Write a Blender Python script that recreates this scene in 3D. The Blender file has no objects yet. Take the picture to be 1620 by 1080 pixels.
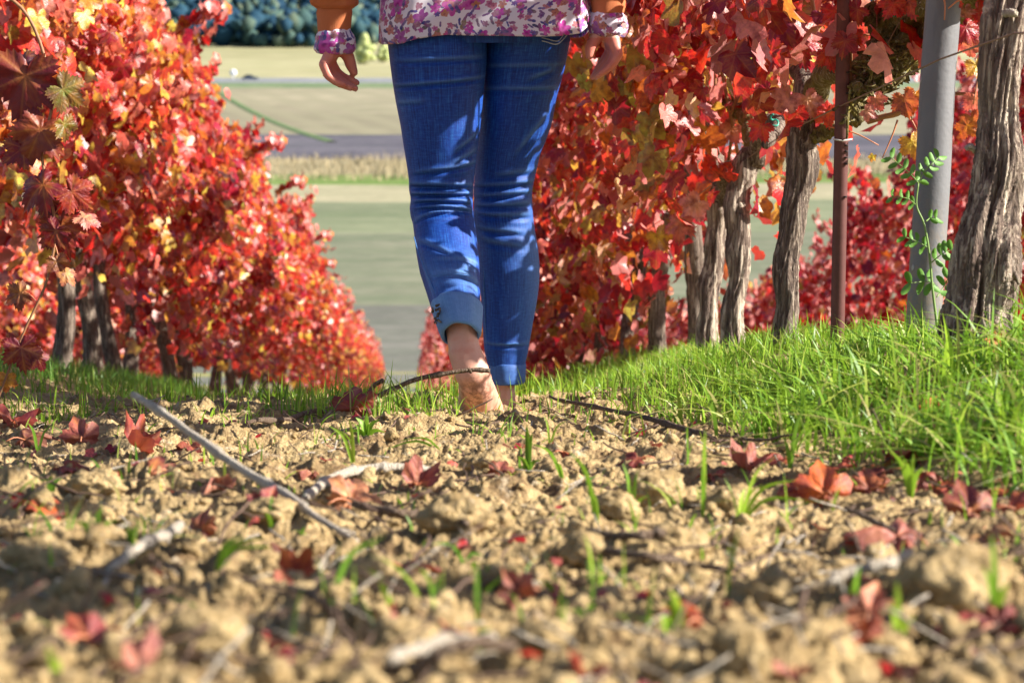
import bpy, bmesh, math, random
import numpy as np
from mathutils import Vector, Matrix, noise as mnoise

R = math.radians
rnd = random.Random(11)
rng = np.random.default_rng(7)
scene = bpy.context.scene
col = scene.collection
PI = math.pi

# ------------------------------------------------------------------ camera
FPX, W0, H0 = 3825.0, 1620.0, 1080.0
PITCH, YAW = 8.62, 2.54
cam_d = bpy.data.cameras.new("camera")
cam = bpy.data.objects.new("camera", cam_d)
col.objects.link(cam)
cam_d.sensor_width = 36.0
cam_d.lens = 85.0
cam_d.clip_start = 0.05
cam_d.clip_end = 6000
cam.location = (0, 0, 0)
cam.rotation_euler = (R(90 - PITCH), 0, R(-YAW))
cam_d.dof.use_dof = True
cam_d.dof.focus_distance = 4.5
cam_d.dof.aperture_fstop = 9.5
scene.camera = cam

# ------------------------------------------------------------------ sky, sun, exposure
SUN_EL, SUN_PHI = 33.0, 9.0
w = bpy.data.worlds.new("World")
scene.world = w
w.use_nodes = True
nt = w.node_tree
nt.nodes.clear()
sky = nt.nodes.new("ShaderNodeTexSky")
sky.sky_type = 'NISHITA'
sky.sun_disc = False
sky.sun_elevation = R(SUN_EL)
sky.sun_rotation = R(90 + SUN_PHI)
sky.altitude = 400
bgn = nt.nodes.new("ShaderNodeBackground")
bgn.inputs['Strength'].default_value = 0.066
wo = nt.nodes.new("ShaderNodeOutputWorld")
nt.links.new(sky.outputs[0], bgn.inputs[0])
nt.links.new(bgn.outputs[0], wo.inputs[0])
sd = bpy.data.lights.new("sun", 'SUN')
sd.energy = 5.0
sd.angle = R(0.5)
sd.color = (1.0, 0.94, 0.84)
sun = bpy.data.objects.new("sun", sd)
col.objects.link(sun)
sun_dir = Vector((math.cos(R(SUN_PHI)) * math.cos(R(SUN_EL)), -math.sin(R(SUN_PHI)) * math.cos(R(SUN_EL)), math.sin(R(SUN_EL))))
sun.rotation_euler = sun_dir.to_track_quat('Z', 'Y').to_euler()
scene.view_settings.view_transform = 'Standard'
scene.view_settings.look = 'None'
scene.view_settings.exposure = 1.48
scene.view_settings.gamma = 1.0
scene.view_settings.use_curve_mapping = False
scene.cycles.use_denoising = True
scene.cycles.max_bounces = 8
scene.cycles.transparent_max_bounces = 8
scene.cycles.sample_clamp_indirect = 6.0

# camera frame, used to measure real positions
py_, yy_ = R(PITCH), R(YAW)
FWD = np.array([math.sin(yy_) * math.cos(py_), math.cos(yy_) * math.cos(py_), -math.sin(py_)])
RGT = np.array([math.cos(yy_), -math.sin(yy_), 0.0])
UPV = np.cross(RGT, FWD)
FH = np.array([math.sin(yy_), math.cos(yy_), 0.0])
ZUP = np.array([0, 0, 1.0])


def P(px, py, d):
    return d * (FWD + (px - 810) / FPX * RGT + (540 - py) / FPX * UPV)


# ------------------------------------------------------------------ numeric noise
def hsh(ix, iy, seed):
    ix = ix.astype(np.int64); iy = iy.astype(np.int64)
    h = (ix * 374761393 + iy * 668265263 + seed * 1442695041) & 0xFFFFFFFF
    h = ((h ^ (h >> 13)) * 1274126177) & 0xFFFFFFFF
    h = ((h ^ (h >> 16)) * 2246822519) & 0xFFFFFFFF
    return ((h ^ (h >> 13)) & 0xFFFFFF) / float(0xFFFFFF)


def vnoise(x, y, seed):
    x0 = np.floor(x); y0 = np.floor(y)
    fx = x - x0; fy = y - y0
    fx = fx * fx * (3 - 2 * fx); fy = fy * fy * (3 - 2 * fy)
    a = hsh(x0, y0, seed); b = hsh(x0 + 1, y0, seed)
    c = hsh(x0, y0 + 1, seed); d = hsh(x0 + 1, y0 + 1, seed)
    return (a * (1 - fx) + b * fx) * (1 - fy) + (c * (1 - fx) + d * fx) * fy * 1.0 - 0.5


def fbm(x, y, seed, octv=4):
    s = 0; a = 1.0
    for k in range(octv):
        s = s + a * vnoise(x * 2 ** k, y * 2 ** k, seed + k)
        a *= 0.5
    return s


def domes(x, y, seed, rmin=0.25, rmax=0.62, keep=0.8):
    """height field of irregular rounded lumps, unit cell"""
    x0 = np.floor(x); y0 = np.floor(y)
    best = np.zeros_like(x)
    for i in (-1, 0, 1):
        for j in (-1, 0, 1):
            cx = x0 + i; cy = y0 + j
            px = cx + 0.1 + 0.8 * hsh(cx, cy, seed)
            py = cy + 0.1 + 0.8 * hsh(cx, cy, seed + 5)
            r = rmin + (rmax - rmin) * hsh(cx, cy, seed + 9)
            on = (hsh(cx, cy, seed + 13) < keep)
            a = hsh(cx, cy, seed + 17) * PI
            dx = x - px; dy = y - py
            ux = dx * np.cos(a) + dy * np.sin(a); uy = (-dx * np.sin(a) + dy * np.cos(a)) * 1.35
            h = np.sqrt(np.maximum(0, r * r - ux * ux - uy * uy)) * on
            best = np.maximum(best, h)
    return best


# ------------------------------------------------------------------ terrain
_ys = np.linspace(-20, 2600, 52401)


def sstep(a, b, t):
    t = np.clip((t - a) / (b - a), 0, 1)
    return t * t * (3 - 2 * t)


_sl = -0.138 - 0.045 * sstep(4.7, 6.2, _ys) + 0.012 * sstep(20, 60, _ys)
_zc = np.concatenate([[0], np.cumsum((_sl[1:] + _sl[:-1]) / 2 * np.diff(_ys))])
_zc = _zc - np.interp(5.0, _ys, _zc) - 0.907
VALLEY = -28.0
_k = 1.2
_zc = VALLEY + np.log1p(np.exp(np.clip((_zc - VALLEY) * _k, -50, 50))) / _k     # soft floor
_zc = np.where(_ys < 120, np.where(_zc - VALLEY > 20, _zc, _zc), _zc)
ROW0, PITCH_ROW = 0.87, 2.17


def zbase(x, y):
    x = np.asarray(x, float); y = np.asarray(y, float)
    z = np.interp(y, _ys, _zc)
    fade = 1 - sstep(90, 140, y)
    dx = (x - ROW0 + PITCH_ROW / 2) % PITCH_ROW - PITCH_ROW / 2
    z = z + 0.14 * np.exp(-((dx - .04) / 0.29) ** 2) * fade * (.25 + .75 * sstep(2.3, 3.6, y))
    # cross fall away from this hillside, hills beyond the valley
    z = z - 1.1 * np.clip((x - 1.5) / 1.54, 0, 4) * sstep(9, 21, y) * fade
    edge = 930 + 0.9 * x * -0.0 + 60 * np.sin(x / 170.0)
    z = z + np.maximum(0, y - edge) * 0.09 * sstep(0, 250, y - edge)
    return z


def soilmask(x, y):
    m = (1 - sstep(6.5, 9, y)) * (1 - sstep(2.0, 3.0, np.abs(x)))
    dr = np.exp(-((x - 0.95) / 0.4) ** 2); dl = np.exp(-((x + 1.30) / 0.4) ** 2)
    return m * (1 - 0.7 * np.clip(dr + dl, 0, 1))


def height(x, y):
    x = np.asarray(x, float); y = np.asarray(y, float)
    z = zbase(x, y)
    m = soilmask(x, y)
    wx = x + 0.03 * vnoise(x * 9, y * 9, 91) + .012 * vnoise(x * 40, y * 40, 93); wy = y + 0.03 * vnoise(x * 9, y * 9, 92) + .012 * vnoise(x * 40, y * 40, 94)
    def crumb(k, amp, seed):
        n_ = vnoise(x * k + 3 * vnoise(x * k * .4, y * k * .4, seed + 3), y * k, seed)
        return amp * (.5 - np.abs(n_) * 2.0)
    h = 0.035 * fbm(x * 2.6, y * 2.6, 3, 3)
    big = domes(wx / 0.15, wy / 0.15, 20, .15, .5, .40)
    h = h + 0.046 * (big - .10) * (0.3 + 1.0 * np.clip(vnoise(x * 3, y * 3, 55) + .5, 0, 1))
    h = h + 0.011 * (domes(wx / 0.045, wy / 0.045, 40, .15, .6, .45) - .2)
    h = h + 0.0035 * (domes((x + .008 * vnoise(x * 70, y * 70, 5)) / 0.016, (y + .008 * vnoise(x * 70, y * 70, 6)) / 0.016, 60, .2, .62, .5) - .25)
    h = h + crumb(13, .014, 70) + crumb(28, .016, 71) + crumb(62, .011, 72) + crumb(140, .006, 73) + crumb(320, .0028, 74)
    fp = np.exp(-((x - .165) ** 2 + ((y - 4.93) * .8) ** 2) / .09 ** 2)
    return z + h * m * (1 - .7 * fp) - .016 * fp


def ground_at(px, py, dmin=1.0, dmax=40.0):
    """where the ray of a picture point meets the ground"""
    ds = np.geomspace(dmin, dmax, 3000)
    pts = ds[:, None] * (FWD + (px - 810) / FPX * RGT + (540 - py) / FPX * UPV)[None, :]
    g = height(pts[:, 0], pts[:, 1])
    idx = np.nonzero(pts[:, 2] < g)[0]
    if len(idx) == 0:
        return pts[-1]
    return pts[idx[0]]


# ------------------------------------------------------------------ mesh helpers
def make_mesh(name, V, F, colors=None, uv=None, smooth=True):
    V = np.ascontiguousarray(V, dtype=np.float32)
    if not isinstance(F, (list, tuple)):
        F = [F]
    F = [np.asarray(f, dtype=np.int32) for f in F if len(f)]
    me = bpy.data.meshes.new(name)
    me.vertices.add(len(V))
    me.vertices.foreach_set("co", V.ravel())
    loops = np.concatenate([f.ravel() for f in F])
    tot = np.concatenate([np.full(len(f), f.shape[1], np.int32) for f in F])
    start = np.concatenate([[0], np.cumsum(tot)[:-1]]).astype(np.int32)
    me.loops.add(len(loops))
    me.loops.foreach_set("vertex_index", loops)
    me.polygons.add(len(tot))
    me.polygons.foreach_set("loop_start", start)
    if smooth:
        me.polygons.foreach_set("use_smooth", np.ones(len(tot), dtype=bool))
    if colors is not None:
        a = me.color_attributes.new("lc", 'FLOAT_COLOR', 'POINT')
        c = np.ones((len(V), 4), np.float32); c[:, :3] = colors
        a.data.foreach_set("color", c.ravel())
    if uv is not None:
        u = me.uv_layers.new(name="UVMap")
        u.data.foreach_set("uv", np.asarray(uv, np.float32)[loops].ravel())
    me.update(calc_edges=True)
    return me


def link(name, me, mat=None, parent=None, loc=None):
    o = bpy.data.objects.new(name, me)
    if mat is not None and me is not None and len(me.materials) == 0:
        me.materials.append(mat)
    if parent is not None:
        o.parent = parent
    if loc is not None:
        o.location = loc
    col.objects.link(o)
    return o


def tag(o, label=None, cat=None, group=None, kind=None):
    if label: o['label'] = label
    if cat: o['category'] = cat
    if group: o['group'] = group
    if kind: o['kind'] = kind
    return o


def empty(name, loc, label=None, cat=None, group=None):
    o = bpy.data.objects.new(name, None)
    o.empty_display_size = 0.1
    o.location = tuple(float(v) for v in loc)
    col.objects.link(o)
    return tag(o, label, cat, group)


def cat_parts(parts):
    V = []; F3 = []; F4 = []; C = []; n = 0
    for p in parts:
        v, f = p[0], p[1]
        V.append(v)
        for ff in (f if isinstance(f, list) else [f]):
            ff = np.asarray(ff)
            if len(ff):
                (F3 if ff.shape[1] == 3 else F4).append(ff + n)
        if len(p) > 2: C.append(p[2])
        n += len(v)
    F = []
    if F3: F.append(np.concatenate(F3))
    if F4: F.append(np.concatenate(F4))
    return np.concatenate(V), F, (np.concatenate(C) if C else None)


def smooth_path(pts, n):
    pts = np.asarray(pts, float)
    k = len(pts)
    if k == 2:
        t = np.linspace(0, 1, n)[:, None]
        return pts[0] * (1 - t) + pts[1] * t
    e = np.vstack([2 * pts[0] - pts[1], pts, 2 * pts[-1] - pts[-2]])
    out = []
    for s in np.linspace(0, k - 1 - 1e-9, n):
        i = int(s); f = s - i
        p0, p1, p2, p3 = e[i], e[i + 1], e[i + 2], e[i + 3]
        out.append(0.5 * ((2 * p1) + (-p0 + p2) * f + (2 * p0 - 5 * p1 + 4 * p2 - p3) * f * f + (-p0 + 3 * p1 - 3 * p2 + p3) * f ** 3))
    return np.array(out)


def tube(pts, rad, seg=8, rough=0.0, ridges=None, seed=0, squash=1.0):
    """closed tube along pts; ridges: function(theta, t) -> radius factor"""
    pts = np.asarray(pts, float); n = len(pts)
    rad = np.broadcast_to(np.asarray(rad, float), (n,))
    T = np.gradient(pts, axis=0); T /= np.linalg.norm(T, axis=1)[:, None] + 1e-12
    ref = np.array([0.13, 0.99, 0.05]) if abs(T[0][1]) < .8 else np.array([1.0, .1, .1])
    A = np.zeros_like(T); B = np.zeros_like(T)
    a = ref - T[0] * ref.dot(T[0]); a /= np.linalg.norm(a)
    for i in range(n):
        a = a - T[i] * a.dot(T[i]); a /= np.linalg.norm(a)
        A[i] = a; B[i] = np.cross(T[i], a)
    th = np.linspace(0, 2 * PI, seg, endpoint=False)
    fac = np.ones((n, seg))
    if ridges is not None:
        TH, TT = np.meshgrid(th, np.linspace(0, 1, n))
        fac = ridges(TH, TT)
    if rough:
        lr = np.random.default_rng(seed)
        fac = fac * (1 + rough * lr.uniform(-1, 1, (n, seg)))
    r = rad[:, None] * fac
    V = pts[:, None, :] + A[:, None, :] * (r * np.cos(th))[..., None] + B[:, None, :] * (r * np.sin(th) * squash)[..., None]
    V = V.reshape(-1, 3)
    i = np.arange(n - 1)[:, None] * seg; j = np.arange(seg)[None, :]; j2 = (j + 1) % seg
    Q = np.stack([i + j, i + j2, i + seg + j2, i + seg + j], -1).reshape(-1, 4)
    c0 = len(V); V = np.vstack([V, pts[0], pts[-1]])
    jj = np.arange(seg); jn = (jj + 1) % seg
    T3 = np.concatenate([np.stack([np.full(seg, c0), jn, jj], -1),
                         np.stack([np.full(seg, c0 + 1), (n - 1) * seg + jj, (n - 1) * seg + jn], -1)])
    return V, [T3, Q]


def ico(sub):
    bm = bmesh.new()
    bmesh.ops.create_icosphere(bm, subdivisions=sub, radius=1.0)
    V = np.array([v.co[:] for v in bm.verts]); F = np.array([[v.index for v in f.verts] for f in bm.faces])
    bm.free()
    return V, F


ICO1, ICO2, ICO3, ICO4 = ico(1), ico(2), ico(3), ico(4)


# ------------------------------------------------------------------ materials
def new_mat(name):
    m = bpy.data.materials.new(name); m.use_nodes = True
    n = m.node_tree; n.nodes.clear()
    return m, n


class NB:
    def __init__(s, nt): s.nt = nt
    def n(s, typ, **kw):
        nd = s.nt.nodes.new(typ)
        for k, v in kw.items():
            if k.startswith('i_'):
                key = k[2:]
                key = int(key) if key.isdigit() else key
                s.set(nd.inputs[key], v)
            else:
                setattr(nd, k, v)
        return nd
    def set(s, sock, v):
        if isinstance(v, bpy.types.NodeSocket): s.nt.links.new(v, sock)
        elif isinstance(v, bpy.types.Node): s.nt.links.new(v.outputs[0], sock)
        else: sock.default_value = v
    def math(s, op, a, b=0.0, c=None):
        nd = s.nt.nodes.new("ShaderNodeMath"); nd.operation = op
        s.set(nd.inputs[0], a); s.set(nd.inputs[1], b)
        if c is not None: s.set(nd.inputs[2], c)
        return nd.outputs[0]
    def mix(s, f, a, b, blend='MIX'):
        nd = s.nt.nodes.new("ShaderNodeMix"); nd.data_type = 'RGBA'; nd.blend_type = blend
        s.set(nd.inputs[0], f)
        for k, v in ((6, a), (7, b)):
            if isinstance(v, tuple) and len(v) == 3: v = v + (1,)
            s.set(nd.inputs[k], v)
        return nd.outputs[2]
    def noise(s, scale, detail=3, rough=.5, vec=None, dist=0.0):
        nd = s.nt.nodes.new("ShaderNodeTexNoise")
        nd.inputs['Scale'].default_value = scale; nd.inputs['Detail'].default_value = detail
        nd.inputs['Roughness'].default_value = rough; nd.inputs['Distortion'].default_value = dist
        if vec is not None: s.set(nd.inputs['Vector'], vec)
        return nd
    def ramp(s, fac, stops):
        nd = s.nt.nodes.new("ShaderNodeValToRGB")
        el = nd.color_ramp.elements
        while len(el) < len(stops): el.new(0.5)
        for e, (p, c) in zip(el, stops):
            e.position = p; e.color = (c[0], c[1], c[2], 1) if not isinstance(c, float) else (c, c, c, 1)
        s.set(nd.inputs[0], fac)
        return nd.outputs[0]
    def mapping(s, vec, scale=(1, 1, 1), rot=(0, 0, 0), loc=(0, 0, 0)):
        nd = s.nt.nodes.new("ShaderNodeMapping")
        nd.inputs['Scale'].default_value = scale; nd.inputs['Rotation'].default_value = rot; nd.inputs['Location'].default_value = loc
        s.set(nd.inputs[0], vec); return nd.outputs[0]
    def bump(s, h, strength=.5, dist=.01, normal=None):
        nd = s.nt.nodes.new("ShaderNodeBump"); nd.inputs['Strength'].default_value = strength; nd.inputs['Distance'].default_value = dist
        s.set(nd.inputs['Height'], h)
        if normal is not None: s.set(nd.inputs['Normal'], normal)
        return nd.outputs[0]
    def principled(s, color, rough=.7, normal=None, spec=.5, **kw):
        nd = s.nt.nodes.new("ShaderNodeBsdfPrincipled")
        if isinstance(color, tuple) and len(color) == 3: color = color + (1,)
        s.set(nd.inputs['Base Color'], color); s.set(nd.inputs['Roughness'], rough)
        s.set(nd.inputs['Specular IOR Level'], spec)
        if normal is not None: s.set(nd.inputs['Normal'], normal)
        for k, v in kw.items(): s.set(nd.inputs[k.replace('_', ' ')], v)
        return nd.outputs[0]
    def out(s, sh):
        o = s.nt.nodes.new("ShaderNodeOutputMaterial"); s.nt.links.new(sh, o.inputs['Surface'])


def mat_soil(name, fine=True):
    m, n = new_mat(name); b = NB(n)
    tc = b.n("ShaderNodeTexCoord").outputs['Object']
    n1 = b.noise(5, 5, .6, tc).outputs[0]
    n2 = b.noise(70, 4, .65, tc).outputs[0]
    c = b.ramp(n1, [(.3, (.28, .185, .075)), (.5, (.41, .285, .125)), (.7, (.53, .385, .18))])
    c = b.mix(b.ramp(n2, [(.35, 0.0), (.65, 1.0)]), b.mix(.30, c, (.20, .13, .07)), b.mix(.25, c, (.66, .53, .34)))
    v = b.n("ShaderNodeTexVoronoi", i_Scale=160.0, i_Vector=tc)
    spk = b.ramp(b.noise(260, 2, .5, tc).outputs[0], [(.66, 0.0), (.72, 1.0)])
    c = b.mix(b.math('MULTIPLY', spk, .5), c, (.62, .58, .52))
    h = b.math('ADD', b.noise(120, 6, .7, tc).outputs[0], b.math('MULTIPLY', v.outputs['Distance'], -.5))
    b.out(b.principled(c, .95, b.bump(h, 1.0, .007), .1))
    return m


def mat_ground():
    """cloddy vineyard soil near, thin grass and straw tint down the slope"""
    m, n = new_mat("vineyard_soil"); b = NB(n)
    tc = b.n("ShaderNodeTexCoord").outputs['Object']
    sep = b.n("ShaderNodeSeparateXYZ", i_0=tc)
    n1 = b.noise(5, 5, .6, tc).outputs[0]
    n2 = b.noise(70, 4, .65, tc).outputs[0]
    c = b.ramp(n1, [(.3, (.28, .185, .075)), (.5, (.41, .285, .125)), (.7, (.53, .385, .18))])
    c = b.mix(b.ramp(n2, [(.35, 0.0), (.65, 1.0)]), b.mix(.35, c, (.20, .13, .07)), b.mix(.22, c, (.66, .53, .34)))
    c = b.mix(b.ramp(b.noise(14, 5, .7, tc).outputs[0], [(.38, .85), (.49, 0.0)]), c, (.17, .105, .055))  # damp-dark patches, deepened to stand in for shadowed crevices
    c = b.mix(b.ramp(b.noise(31, 4, .7, tc).outputs[0], [(.58, 0.0), (.68, .6)]), c, (.62, .52, .37))
    far = b.math('SMOOTH_MIN', b.math('MAXIMUM', b.math('MULTIPLY', b.math('SUBTRACT', sep.outputs[1], 7.0), .08), 0.0), 1.0, .1)
    g = b.mix(b.ramp(b.noise(1.3, 4, .6, tc).outputs[0], [(.4, 0.0), (.6, 1.0)]), (.10, .17, .035), (.30, .26, .10))
    c = b.mix(b.math('MULTIPLY', far, .75), c, g)
    v = b.n("ShaderNodeTexVoronoi", i_Scale=170.0, i_Vector=tc)
    h = b.math('ADD', b.noise(120, 6, .7, tc).outputs[0], b.math('MULTIPLY', v.outputs['Distance'], -.5))
    b.out(b.principled(c, .95, b.bump(h, 1.0, .007), .1))
    return m


def mat_leaf(name, rough=.42, trans=.35, pale=.45, veins=True, vs=1.0):
    m, n = new_mat(name); b = NB(n)
    oi = b.n("ShaderNodeObjectInfo")
    at = b.n("ShaderNodeAttribute", attribute_name="lc")
    tc = b.n("ShaderNodeTexCoord")
    base = b.mix(1.0, oi.outputs['Color'], at.outputs['Color'], 'MULTIPLY')
    uv = tc.outputs['UV']
    sep = b.n("ShaderNodeSeparateXYZ", i_0=uv)
    U, Vv = sep.outputs[0], sep.outputs[1]
    off = b.math('MULTIPLY', oi.outputs['Random'], 17.0)
    cu = b.n("ShaderNodeCombineXYZ", i_0=U, i_1=Vv, i_2=off)
    blot = b.noise(2.6, 4, .6, cu).outputs[0]
    base = b.mix(b.ramp(blot, [(.38, 0.0), (.66, 1.0)]), base, b.mix(.8, base, (.10, .008, .02)))
    if veins:
        ang = b.math('ARCTAN2', U, Vv); rad = b.math('SQRT', b.math('ADD', b.math('MULTIPLY', U, U), b.math('MULTIPLY', Vv, Vv)))
        best = None
        for a in (0, 58, -58, 120, -120):
            da = b.math('SUBTRACT', ang, R(a))
            d = b.math('ABSOLUTE', b.math('MULTIPLY', rad, b.math('SINE', da)))
            d = b.math('ADD', d, b.math('MULTIPLY', b.math('LESS_THAN', b.math('COSINE', da), 0.0), 9.0))
            # side veins: herringbone off each main vein
            al = b.math('MULTIPLY', rad, b.math('COSINE', da))
            hb = b.math('ABSOLUTE', b.math('SUBTRACT', b.math('FRACT', b.math('MULTIPLY', b.math('SUBTRACT', al, b.math('MULTIPLY', d, .9)), 5.5)), .5))
            hb = b.math('ADD', b.math('MULTIPLY', hb, .22), b.math('MULTIPLY', b.math('GREATER_THAN', d, .26), 1.0))
            d = b.math('MINIMUM', d, b.math('ADD', b.math('ADD', hb, .016), b.math('MULTIPLY', d, .12)))
            best = d if best is None else b.math('MINIMUM', best, d)
        vein = b.ramp(best, [(.0, 1.0), (.012, .8), (.034, 0.0)])
        halo = b.ramp(best, [(.0, 1.0), (.16, 0.0)])
        k = b.math('MULTIPLY', halo, b.ramp(b.noise(1.7, 2, .5, cu).outputs[0], [(.45, 0.0), (.6, 1.0)]))
        base = b.mix(b.math('MULTIPLY', k, .75 * vs), base, (.60, .24, .02))
        base = b.mix(b.math('MULTIPLY', vein, .42 * vs), base, (.62, .30, .07))
        hgt = b.math('ADD', b.math('MULTIPLY', best, 3.0), b.noise(9, 3, .5, cu).outputs[0])
        nor = b.bump(hgt, .35, .004)
    else:
        nor = b.bump(b.noise(9, 2, .5, cu).outputs[0], .3, .004)
    geo = b.n("ShaderNodeNewGeometry")
    under = b.mix(pale, base, (.74, .34, .31))
    c = b.mix(geo.outputs['Backfacing'], base, under)
    p = b.principled(c, rough, nor, .5)
    t = b.n("ShaderNodeBsdfTranslucent"); b.set(t.inputs[0], b.mix(.2, base, (.8, .03, .02), 'ADD'))
    b.set(t.inputs[1], nor)
    ms = b.n("ShaderNodeMixShader", i_0=trans); n.links.new(p, ms.inputs[1]); n.links.new(t.outputs[0], ms.inputs[2])
    b.out(ms.outputs[0])
    return m


def mat_grass(name, c1, c2, c3):
    m, n = new_mat(name); b = NB(n)
    at = b.n("ShaderNodeAttribute", attribute_name="lc")
    geo = b.n("ShaderNodeNewGeometry")
    tc = b.n("ShaderNodeTexCoord").outputs['Object']
    c = b.ramp(at.outputs['Fac'], [(0.0, c1), (.55, c2), (.9, c3), (1.0, (.45, .36, .15))])
    c = b.mix(.25, c, b.mix(b.noise(40, 2, .5, tc).outputs[0], (.05, .12, .02), (.3, .5, .06)))
    p = b.principled(c, .45, None, .4)
    t = b.n("ShaderNodeBsdfTranslucent"); b.set(t.inputs[0], b.mix(.3, c, (.35, .6, .04)))
    ms = b.n("ShaderNodeMixShader", i_0=.38); n.links.new(p, ms.inputs[1]); n.links.new(t.outputs[0], ms.inputs[2])
    b.out(ms.outputs[0]); return m


def mat_bark(name, dark, mid, light, sc=1.0, moss=0.0, stretch=.07):
    m, n = new_mat(name); b = NB(n)
    tc = b.n("ShaderNodeTexCoord").outputs['Object']
    mp = b.mapping(tc, (1, 1, stretch))
    s1 = b.noise(150 * sc, 5, .65, mp, .6).outputs[0]
    s2 = b.noise(9, 4, .6, tc).outputs[0]
    c = b.ramp(s1, [(.33, dark), (.5, mid), (.66, light)])
    c = b.mix(b.ramp(s2, [(.42, 0.0), (.68, .5)]), c, b.mix(.45, c, light))
    if moss:
        mm = b.ramp(b.noise(38, 4, .7, tc).outputs[0], [(.48, 0.0), (.6, 1.0)])
        c = b.mix(b.math('MULTIPLY', mm, moss), c, (.20, .17, .035))
        lm = b.ramp(b.noise(70, 3, .6, tc).outputs[0], [(.62, 0.0), (.68, 1.0)])
        c = b.mix(b.math('MULTIPLY', lm, moss), c, (.50, .50, .38))
    h = b.math('ADD', s1, b.math('MULTIPLY', b.noise(300, 3, .6, mp).outputs[0], .4))
    b.out(b.principled(c, .9, b.bump(h, 1.0, .012), .2)); return m


def mat_simple(name, c, rough=.7, var=.15, scale=30, bump=.2, bdist=.003, spec=.4, metal=0.0, vec_scale=(1, 1, 1)):
    m, n = new_mat(name); b = NB(n)
    tc = b.mapping(b.n("ShaderNodeTexCoord").outputs['Object'], vec_scale)
    ns = b.noise(scale, 4, .6, tc).outputs[0]
    cc = b.mix(ns, tuple(v * (1 - var) for v in c), tuple(min(1, v * (1 + var)) for v in c))
    b.out(b.principled(cc, rough, b.bump(ns, bump, bdist), spec, Metallic=metal)); return m


def mat_denim():
    m, n = new_mat("blue_denim"); b = NB(n)
    tc = b.n("ShaderNodeTexCoord").outputs['UV']
    fade = b.n("ShaderNodeAttribute", attribute_name="lc").outputs['Fac']
    warp = b.noise(1.0, 3, .7, b.mapping(tc, (420, 16, 1))).outputs[0]
    weft = b.noise(1.0, 2, .6, b.mapping(tc, (60, 260, 1))).outputs[0]
    f = b.math('ADD', b.math('MULTIPLY', warp, .7), b.math('MULTIPLY', weft, .3))
    c = b.ramp(f, [(.3, (.0008, .013, .10)), (.5, (.0012, .046, .31)), (.70, (.022, .155, .52))])
    big = b.noise(1.0, 3, .5, b.mapping(tc, (5, 4, 1))).outputs[0]
    c = b.mix(b.math('MULTIPLY', big, .35), c, (.001, .014, .09))
    c = b.mix(b.math('MULTIPLY', fade, .8), c, b.mix(f, (.03, .14, .38), (.26, .46, .72)))
    h = b.math('ADD', b.math('MULTIPLY', f, 1.0), 0.0)
    b.out(b.principled(c, .6, b.bump(h, .5, .0015), .35)); return m


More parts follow.
